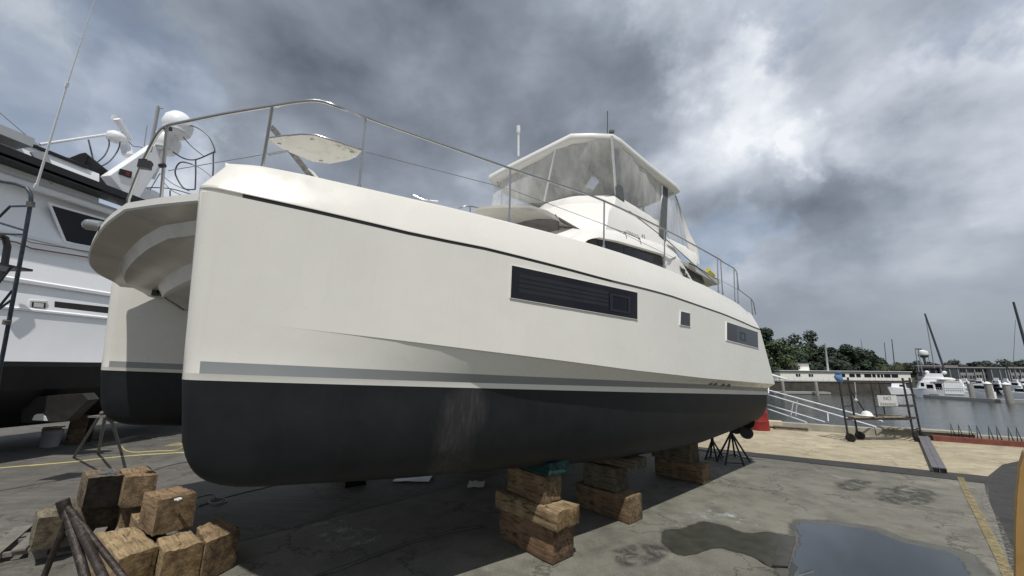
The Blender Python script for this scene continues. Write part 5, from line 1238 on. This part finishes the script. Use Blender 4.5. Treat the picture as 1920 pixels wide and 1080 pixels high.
# the large trawler yacht
e, a_, u, n_, L, B = far_boat('moored_trawler_yacht', 1710, 1815, 84, 79, 6, 'white two deck motor yacht moored nearest, with pale radar domes on its roof',
    [(.06, .38, 1.8, 3.4, .06, .85, ((.12, .18, .35, .8), (.22, .34, .1, .6))), (.34, .86, 1.5, 3.3, .05, .9, ((.38, .50, .12, .85),)), (.16, .62, 3.4, 4.2, .05, .7, ()), (.22, .58, 4.2, 5.1, .06, .55, ())])
mb = MB(); mb.box(a_+u*(L*.62)+n_*(B/2)+Vector((0, 0, 3.4)), (L*.62, B*.98, .14), math.atan2(u.y, u.x)); mb.build('upper_deck', M['white'], e)
mb = MB(); mb.prism([a_+u*(L*f_)-n_*.03+Vector((0, 0, z)) for f_, z in ((.52, .9), (.86, .9), (.86, 3.2), (.54, 3.2))], n_*.1); mb.build('aft_curtain', M['yw'], e)
for f_, z in ((.30, 5.35), (.62, 5.3)): mb = MB(); mb.ball(a_+u*(L*f_)+n_*B/2+Vector((0, 0, z)), .38, .38, .38, 12, 8); mb.build('radar_dome', M['white'], e, smooth=60)
mb = MB(); mb.ball(a_+u*(L*.62)+n_*(B*.4)+Vector((0, 0, 3.9)), 1.9, .8, .42, 12, 8); mb.build('tender', M['canvas'], e, smooth=60)
mb = MB()
for k in range(14): mb.tube([a_+u*(L*(.40+.04*k))-n_*.05+Vector((0, 0, 1.3)), a_+u*(L*(.40+.04*k))-n_*.05+Vector((0, 0, 2.1))], .03, 4)
for z in (1.7, 2.1): mb.tube([a_+u*(L*.4)-n_*.05+Vector((0, 0, z)), a_+u*(L*.93)-n_*.05+Vector((0, 0, z))], .03, 4)
mb.build('deck_rail', M['mastlight'], e)
for f_ in (.26, .32, .36): mb = MB(); c0 = a_+u*(L*f_)-n_*.35+Vector((0, 0, .35)); mb.ball(c0, .42, .3, .42, 12, 8); mb.build('fender', M['black'], e, smooth=60)
far_boat('moored_motor_boat', 1806, 1846, 83, 79, 5, 'white express motor boat behind the first two marina pilings', [(.02, .96, 1.6, 2.9, .10, .9, ((.10, .26, .3, .8), (.35, .90, .35, .8)))], grp='motor boats moored in the marina')
far_boat('moored_motor_boat', 1870, 1960, 77, 71, 5, 'white motor boat with dark windows moored at the right edge', [(.15, .95, 1.5, 2.5, .18, .85, ((.28, .70, .3, .85),))], grp='motor boats moored in the marina')
far_boat('moored_motor_boat', 1672, 1702, 90, 92, 4, 'small pale boat seen through the scaffold before the sea wall', [(.3, .8, 1.5, 2.6, .08, .8, ((.36, .7, .4, .8),))], grp='motor boats moored in the marina')
rnd = random.Random(3)
bk = [(1782, 1798, 115, 'pale boat with a flybridge behind the big motor yacht'), (1790, 1815, 130, 'low white boat behind the first marina piling'), (1850, 1872, 105, 'dark hulled boat between the second and third marina pilings'), (1818, 1842, 140, 'white boat far back under the covered berths'), (1850, 1875, 150, 'grey boat farthest back between the marina pilings'), (1884, 1908, 120, 'white cabin cruiser behind the third marina piling'), (1900, 1930, 145, 'white sport boat far back at the right edge'), (1868, 1890, 135, 'blue grey boat behind the third marina piling')]
for px0, px1, s_, lab in bk:
    far_boat('moored_boat', px0, px1, s_, s_-3, 4, lab, [(.2, .85, 1.3, 2.5, .08, .8, ((.3, .75, .3, .85),)), (.35, .75, 2.5, 3.4, .06, .6, ())], 'black' if 'dark' in lab else ('yshade' if 'grey' in lab else 'yw'), grp='boats farther back in the marina')
e = None
def mast(pxb, pyb, pxt, pyt, s, r, mat, lab, cat_='mast', r2=None, grp='masts above the marina'):
    a_ = pt(pxb, pyb, s); b_ = pt(pxt, pyt, s); mb = MB(); mb.tube([a_, b_], r, 6, r2 or r*.7); o = mb.build('mast', M[mat], own=T(a_)); return tag(o, lab, cat_, grp)
mast(1771, 694, 1734, 588, 84, .24, 'mast', 'tall black raked mast rising behind the big moored yacht')
mast(1752, 690, 1735, 592, 110, .16, 'mastlight', 'thin pale mast crossing the black raked one')
mast(1925, 655, 1900, 566, 66, .22, 'mast', 'black raked mast cut by the right photo edge')
mast(1899, 700, 1904, 600, 90, .05, 'mast', 'very thin stay line left of the black mast at the right edge')
mast(1663, 692, 1658, 642, 150, .16, 'mast', 'left one of the pair of masts over the trees')
mast(1678, 692, 1672, 636, 150, .20, 'mast', 'right and taller of the pair of masts over the trees')
mast(1617, 655, 1614, 636, 160, .10, 'mast', 'faint short mast over the trees left of the pair')
mast(1553, 697, 1547, 643, 104, .26, 'mastlight', 'pale utility pole beside the roof of the waterfront building', 'pole')
for px, lab in ((1716, 'left of two slim light poles by the water tower'), (1722, 'right of two slim light poles by the water tower, with a lamp head')):
    rt = T(hp(px+5, 130, 0)); e = empty('light_pole', rt, lab, 'light pole', 'light poles by the marina'); mb = MB(); mb.tube([pt(px+7, 697, 130), pt(px, 655, 130)], .16, 6); mb.build('pole', M['mastlight'], e)
    if px > 1718: mb = MB(); mb.box(pt(px, 654.5, 130), (2.0, .5, .4)); mb.build('lamp_head', M['mast'], e)
# water tower
wt = hp(1738, 520, 0); e = empty('water_tower', T(Vector((wt.x, wt.y, -1.8))), 'pale water tower with round tank above the distant trees', 'water tower')
hz = lambda py: pt(1738, py, 520).z
mb = MB(); zt = hz(657); zb_ = hz(668.5); mb.lathe(Vector((wt.x, wt.y, 0)), [(.3, zt+.8), (2.2, zt+.3), (5.0, zt-.8), (5.3, zt-2.5), (5.3, zb_+1.8), (4.0, zb_)], 24); mb.build('tank', M['white'], e, smooth=45)
mb = MB(); mb.lathe(Vector((wt.x, wt.y, 0)), [(5.6, zb_+2.2), (5.7, zb_+1.6), (4.4, zb_-.6), (1.4, zb_-1.8), (.9, -1.8)], 24); mb.build('stem', M['mast'], e, smooth=45)
for k in range(4):
    a = math.pi/4+k*math.pi/2; mb = MB(); mb.tube([Vector((wt.x+4.2*math.cos(a), wt.y+4.2*math.sin(a), zb_)), Vector((wt.x+5.0*math.cos(a), wt.y+5.0*math.sin(a), -2))], .3, 6); mb.build('leg', M['mast'], e)
# distant buildings and covered berths
def bld(px0, px1, s, ytop, ybot, label, mat='farwall', roof='farroof', cols=6, rowsn=2, name='distant_building'):
    a_ = hp(px0, s, 0); b_ = hp(px1, s, 0); u = b_-a_; L = u.length; u.normalize(); n_ = Vector((-u.y, u.x, 0)); zt = pt((px0+px1)/2, ytop, s).z; zb2 = -2.0
    e = empty(name, T(Vector((a_.x, a_.y, zb2))), label, 'building', 'distant buildings'); h_ = zt-zb2
    mb = MB(); mb.box(a_+u*L/2+n_*5+Vector((0, 0, (zt+zb2)/2)), (L, 10, h_), math.atan2(u.y, u.x)); mb.build('wall', M[mat], e)
    mb = MB(); mb.box(a_+u*L/2+n_*4.8+Vector((0, 0, zt+.3)), (L+1.5, 12, .6), math.atan2(u.y, u.x)); mb.build('roof', M[roof], e)
    for r_ in range(rowsn):
        for c_ in range(cols):
            mb = MB(); mb.box(a_+u*(L*(c_+.5)/cols)-n_*.05+Vector((0, 0, zb2+h_*(r_+.55)/rowsn)), (L/cols*.6, .2, h_/rowsn*.5), math.atan2(u.y, u.x)); mb.build('window', M['glass_grey'], e)
bld(1718, 1792, 215, 687, 700, 'long reddish roofed building beyond the big moored yacht', 'roofdark', 'farroof', 6, 1)
bld(1800, 1826, 205, 690, 702, 'pale two storey building left of the marina apartments', cols=5)
bld(1828, 1880, 225, 690, 702, 'grey two storey apartment block behind the covered berths', cols=9)
bld(1890, 1935, 215, 690, 702, 'pale apartment block at the right photo edge', cols=8)
for px0, px1, s, lab in ((1765, 1890, 150, 'long flat roofed covered boat berths behind the moored boats'), (1885, 1960, 150, 'flat roofed covered boat berths at the right photo edge')):
    a_ = hp(px0, s, 0); b_ = hp(px1, s, 0); u = (b_-a_); L = u.length; u.normalize(); n_ = Vector((-u.y, u.x, 0)); zt = pt(px0, 688.5, s).z if px0 < 1800 else pt(px0, 689.5, s).z
    e = empty('boat_shed', T(Vector((a_.x, a_.y, WZ))), lab, 'boat shed', 'covered berths')
    mb = MB(); mb.box(a_+u*L/2+n_*4+Vector((0, 0, zt)), (L, 9, .35), math.atan2(u.y, u.x)); mb.build('roof', M['farwall'], e)
    for k in range(9): mb = MB(); p = a_+u*(L*k/8); mb.box(Vector((p.x, p.y, (zt+WZ)/2)), (.35, .35, zt-WZ)); mb.build('post', M['farwall'], e)

# ------------------------------------------------------------------ trees
def leaves(mb, c, rx, ry, rz, n, size, rnd, clumps=14, shell=.55):
    cs = []
    for _ in range(clumps):
        a = rnd.uniform(0, 2*math.pi); e_ = math.asin(rnd.uniform(-.9, 1)); k = rnd.uniform(.35, .92)
        cs.append((Vector((math.cos(a)*math.cos(e_)*rx*k, math.sin(a)*math.cos(e_)*ry*k, math.sin(e_)*rz*k)), rnd.uniform(.22, .42)))
    for i in range(n):
        cc, rr = cs[rnd.randrange(len(cs))]
        dv = Vector((rnd.gauss(0, 1), rnd.gauss(0, 1), rnd.gauss(0, 1))).normalized()*(rnd.random()**.4)
        p = Vector(c)+cc+Vector((dv.x*rx*rr, dv.y*ry*rr, dv.z*rz*rr))
        nrm = (dv+Vector((rnd.uniform(-.7, .7), rnd.uniform(-.7, .7), rnd.uniform(-.2, .9)))).normalized(); t_ = nrm.orthogonal().normalized(); t_ = Matrix.Rotation(rnd.uniform(0, 6.28), 3, nrm) @ t_; b_ = nrm.cross(t_); s_ = size*rnd.uniform(.6, 1.4)
        mb.add([p-t_*s_*.5, p+b_*s_*.4, p+t_*s_*.5, p-b_*s_*.4], [(0, 1, 2, 3)])
def tree(px, s, ytop, ybot_crown, halfw_px, mat, label, n=1500, size=.55, grp='broad trees behind the waterfront building', seed=1, base=-.45, clumps=16):
    rnd = random.Random(seed*13+int(px)); k = s/F_PX
    cz1 = pt(px, ytop, s).z; cz0 = pt(px, ybot_crown, s).z; p = hp(px, s, 0); rx = halfw_px*k; rz = (cz1-cz0)/2; cz = (cz1+cz0)/2
    e = empty('broadleaf_tree', T(Vector((p.x, p.y, base))), label, 'tree', grp)
    mb = MB(); tr_ = max(.2, rx*.06); mb.tube([Vector((p.x, p.y, base)), Vector((p.x+.2, p.y, lerp(base, cz0, .7))), Vector((p.x, p.y, cz))], tr_, 7, tr_*.5)
    for q in range(5):
        a = q*1.3+rnd.random(); mb.tube([Vector((p.x, p.y, lerp(cz0, cz, .2))), Vector((p.x+math.cos(a)*rx*.35, p.y+math.sin(a)*rx*.35, cz)), Vector((p.x+math.cos(a)*rx*.6, p.y+math.sin(a)*rx*.6, cz+rz*.4))], tr_*.45, 5, tr_*.12)
    mb.build('trunk', M['bark'], e)
    mb = MB(); leaves(mb, (p.x, p.y, cz), rx, rx*.8, rz, n, size, rnd, clumps); mb.build('crown', M[mat], e)
specs = [(1425, 112, 610, 676, 36, 'leaf_dark', 'tall dark tree partly hidden behind the catamaran stern'),
 (1462, 108, 640, 712, 41, 'leaf_mid', 'mid green tree just right of the catamaran stern'),
 (1490, 118, 632, 712, 36, 'leaf_mid', 'mid green rounded tree before the highest dark one'),
 (1520, 125, 622, 712, 43, 'leaf_dark', 'highest dark tree in the middle of the grove'),
 (1545, 118, 640, 712, 24, 'leaf_dark', 'dark tree behind the pale utility pole'),
 (1575, 120, 648, 712, 34, 'leaf_dark', 'dark tree right of the pale utility pole'),
 (1605, 118, 647, 712, 36, 'leaf_dark', 'broad dark tree over the middle of the waterfront building'),
 (1630, 122, 656, 712, 26, 'leaf_dark', 'smaller dark tree descending toward the palms'),
 (1650, 124, 665, 712, 21, 'leaf_dark', 'low dark tree just left of the twin palms'),
 (1445, 106, 662, 712, 29, 'leaf_mid', 'low green tree at the stern of the catamaran'),
 (1700, 150, 680, 712, 19, 'leaf_dark', 'low dark tree right of the twin palms'),
 (1560, 112, 668, 712, 31, 'leaf_dark', 'low dark tree close behind the building roof'),
 (1505, 110, 665, 712, 29, 'leaf_dark', 'low dark tree behind the rooftop room')]
for i, q in enumerate(specs): tree(*q, seed=i+1, n=5200 if q[4] > 30 else 3400, size=.66)
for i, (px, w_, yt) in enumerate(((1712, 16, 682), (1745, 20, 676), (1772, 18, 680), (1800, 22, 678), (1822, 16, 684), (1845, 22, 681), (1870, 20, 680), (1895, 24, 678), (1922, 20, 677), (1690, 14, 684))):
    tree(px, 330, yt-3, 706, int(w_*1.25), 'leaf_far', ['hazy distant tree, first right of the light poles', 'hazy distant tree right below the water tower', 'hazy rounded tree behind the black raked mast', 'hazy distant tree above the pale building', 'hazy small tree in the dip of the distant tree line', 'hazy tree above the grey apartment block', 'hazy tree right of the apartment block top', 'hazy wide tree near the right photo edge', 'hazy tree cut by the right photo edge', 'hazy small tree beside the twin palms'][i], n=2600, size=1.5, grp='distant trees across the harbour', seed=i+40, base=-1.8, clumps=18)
def palm(px, s, ytop, label, seed):
    rnd = random.Random(seed); p = hp(px, s, 0); zt = pt(px, ytop+9, s).z
    e = empty('palm_tree', T(Vector((p.x, p.y, -.45))), label, 'palm tree', 'palms behind the waterfront building')
    mb = MB(); mb.tube([Vector((p.x, p.y, -.45)), Vector((p.x+.15, p.y, zt*.5)), Vector((p.x, p.y, zt))], .22, 8, .17); mb.build('trunk', M['palmbark'], e)
    mb = MB()
    for k in range(46):
        a = rnd.uniform(0, 6.28); up = rnd.uniform(-.5, 1.0); ln = rnd.uniform(1.5, 2.1); P = []
        for j in range(5):
            t = j/4; P.append(Vector((p.x+math.cos(a)*ln*t*(1-.25*up), p.y+math.sin(a)*ln*t*(1-.25*up), zt+up*ln*t*.8-1.1*t*t)))
        sdv = Vector((-math.sin(a), math.cos(a), 0))
        for j in range(4):
            w_ = .34*math.sin(math.pi*(j+.7)/5)
            for sg in (-1, 1):
                for q in range(2): b_ = lerp(P[j], P[j+1], q*.5); mb.add([b_, b_+(P[j+1]-P[j])*.35, b_+sdv*sg*w_+(P[j+1]-P[j])*.6-Vector((0, 0, .12))], [(0, 1, 2)])
    mb.build('fronds', M['leaf_palm'], e)
palm(1487, 104, 668, 'yellow green palm left of the rooftop room', 1)
palm(1659, 106, 676, 'left one of the twin palms at the right end of the building', 2)
palm(1685, 106, 674, 'right one of the twin palms at the right end of the building', 3)
palm(1508, 112, 652, 'paler palm among the dark trees', 5)

# ------------------------------------------------------------------ camera
cam = bpy.data.cameras.new('camera'); co = bpy.data.objects.new('camera', cam); COL.objects.link(co)
cam.sensor_width = 36; cam.lens = F_PX/1920*36; cam.clip_end = 4000; cam.clip_start = .05
fw = ray(960, 540); rt_ = (ray(961, 540)-fw).normalized(); up_ = (fw-ray(960, 541)).normalized(); fw.normalize()
m = Matrix((rt_, up_, -fw)).transposed().to_4x4(); m.translation = C; co.matrix_world = m
SC.camera = co

# ------------------------------------------------------------------ light
sdir = Vector((-.335, -.684, 1.10)).normalized()     # toward the sun
sdir = (-(Ex.xy.to_3d()*.31)+Ey*.40+Vector((0, 0, 1.0))).normalized()
sun = bpy.data.lights.new('sun', 'SUN'); sun.energy = 3.8; sun.angle = R(.6); sun.color = (1, .96, .90)
so_ = bpy.data.objects.new('sun', sun); COL.objects.link(so_)
so_.rotation_euler = (-sdir).to_track_quat('-Z', 'Y').to_euler(); so_.location = (0, 0, 30)
elev = math.asin(sdir.z); azim = math.atan2(sdir.x, sdir.y)

w = bpy.data.worlds.new('World'); SC.world = w; w.use_nodes = True; nt = w.node_tree
bg = nt.nodes['Background']; bg.inputs['Strength'].default_value = .108
sky = nt.nodes.new('ShaderNodeTexSky'); sky.sky_type = 'NISHITA'; sky.sun_disc = False; sky.sun_elevation = elev; sky.sun_rotation = azim
t = nt.nodes.new('ShaderNodeTexCoord'); D = t.outputs['Generated']
def vm(op, a, b=None, sc=None):
    n = nt.nodes.new('ShaderNodeVectorMath'); n.operation = op
    for i, v in enumerate((a, b)):
        if v is None: continue
        if hasattr(v, 'links'): nt.links.new(v, n.inputs[i])
        else: n.inputs[i].default_value = v
    if sc is not None: n.inputs['Scale'].default_value = sc
    return n
sp = nt.nodes.new('ShaderNodeSeparateXYZ'); nt.links.new(D, sp.inputs[0])
den = mth(nt, 'ADD', mth(nt, 'MAXIMUM', sp.outputs[2], 0), .22)
cx = nt.nodes.new('ShaderNodeCombineXYZ'); nt.links.new(mth(nt, 'DIVIDE', sp.outputs[0], den), cx.inputs[0]); nt.links.new(mth(nt, 'DIVIDE', sp.outputs[1], den), cx.inputs[1])
PL = cx.outputs[0]
def nzw(vec, scale, detail, rough, dist=0, col=False, off=(0, 0, 0)):
    n = nd(nt, 'ShaderNodeTexNoise', Scale=scale, Detail=detail, Roughness=rough, Distortion=dist)
    nt.links.new(vm('ADD', vec, off).outputs[0], n.inputs['Vector']); return n.outputs['Color' if col else 0]
warp = vm('ADD', D, vm('SCALE', vm('SUBTRACT', nzw(D, 3.2, 6, .6, 0, True), (.5, .5, .5)).outputs[0], sc=.55).outputs[0])
WD = vm('NORMALIZE', warp.outputs[0]).outputs[0]
big = nzw(PL, .9, 8, .55, .3, off=(3.1, 1.7, 0)); DZ = vm('MULTIPLY', D, (1, 1, 1.7)).outputs[0]
fine = nzw(DZ, 4.2, 8, .52, 0, off=(1.2, 7.7, 3.3)); mid = nzw(DZ, 2.0, 6, .48, 0, off=(5.2, .7, 1.3))
base = mth(nt, 'ADD', .50, mth(nt, 'MULTIPLY', mth(nt, 'SUBTRACT', big, .5), .45))
base = mth(nt, 'ADD', base, mth(nt, 'MULTIPLY', mth(nt, 'SUBTRACT', mid, .5), 1.15))
base = mth(nt, 'ADD', base, mth(nt, 'MULTIPLY', mth(nt, 'SUBTRACT', fine, .5), 1.15))
blobs = [(700, 60, 26, -.18), (1020, 90, 17, -.20), (1180, 190, 9, -.12), (450, 130, 13, -.04), (1440, 410, 10, -.05), (1640, 440, 12, -.10), (1560, 330, 9, -.08), (1700, 110, 10, -.06),
         (1300, 50, 7, .24), (1530, 230, 4, .26), (1490, 300, 3.5, .18), (1420, 200, 5, .12), (1600, 60, 14, .06), (1860, 130, 8, .20), (1780, 470, 8, .10), (120, 120, 12, .12), (300, 240, 6, .22), (450, 310, 6, .18), (1330, 430, 5, .20), (1460, 520, 6, .10), (1890, 230, 7, .16), (1330, 200, 6, .12)]
acc = base
for px, py, rdeg, wt_ in blobs:
    dv = ray(px, py).normalized()
    dt = vm('DOT_PRODUCT', WD, tuple(dv)).outputs['Value']
    mr = nt.nodes.new('ShaderNodeMapRange'); mr.interpolation_type = 'SMOOTHERSTEP'; nt.links.new(dt, mr.inputs[0])
    mr.inputs[1].default_value = math.cos(R(rdeg)*1.35); mr.inputs[2].default_value = math.cos(R(rdeg)*.25); mr.inputs[3].default_value = 0; mr.inputs[4].default_value = wt_
    acc = mth(nt, 'ADD', acc, mr.outputs[0])
# calmer toward the horizon
hzn = ramp(nt, sp.outputs[2], [(.0, (1, 1, 1)), (.22, (0, 0, 0))])
acc = mth(nt, 'ADD', mth(nt, 'MULTIPLY', acc, mth(nt, 'SUBTRACT', 1, hzn)), mth(nt, 'MULTIPLY', hzn, .44))
acc = mth(nt, 'ADD', mth(nt, 'MULTIPLY', mth(nt, 'SUBTRACT', acc, .45), .80), .485)
cl = ramp(nt, acc, [(.0, (.10, .118, .15)), (.15, (.165, .19, .235)), (.30, (.22, .25, .30)), (.44, (.285, .325, .385)), (.60, (.41, .455, .52)), (.76, (.56, .60, .67)), (1.0, (.84, .87, .91))])
cl = mixc(nt, mth(nt, 'MULTIPLY', hzn, .7), cl, (.25, .285, .305))
s10 = nt.nodes.new('ShaderNodeVectorMath'); s10.operation = 'SCALE'; nt.links.new(cl, s10.inputs[0]); s10.inputs['Scale'].default_value = 10
bluem = None
for px, py, rdeg in ((215, 115, 5), (255, 180, 5), (1395, 20, 4), (1345, 440, 4), (1325, 500, 3), (20, 270, 7), (1840, 10, 4)):
    dv = ray(px, py).normalized(); dt = vm('DOT_PRODUCT', WD, tuple(dv)).outputs['Value']
    mr = nt.nodes.new('ShaderNodeMapRange'); mr.interpolation_type = 'SMOOTHERSTEP'; nt.links.new(dt, mr.inputs[0]); mr.inputs[1].default_value = math.cos(R(rdeg)*1.5); mr.inputs[2].default_value = math.cos(R(rdeg)*.2); mr.inputs[4].default_value = .38
    bluem = mr.outputs[0] if bluem is None else mth(nt, 'MAXIMUM', bluem, mr.outputs[0])
skyb = nt.nodes.new('ShaderNodeVectorMath'); skyb.operation = 'SCALE'; nt.links.new(sky.outputs[0], skyb.inputs[0]); skyb.inputs['Scale'].default_value = 1.0
fin = mixc(nt, bluem, s10.outputs[0], skyb.outputs[0])
nt.links.new(fin, bg.inputs['Color'])

SC.view_settings.view_transform = 'Standard'; SC.view_settings.look = 'None'; SC.view_settings.exposure = 0; SC.view_settings.gamma = 1
SC.render.engine = 'CYCLES'; SC.cycles.max_bounces = 6; SC.cycles.transparent_max_bounces = 12
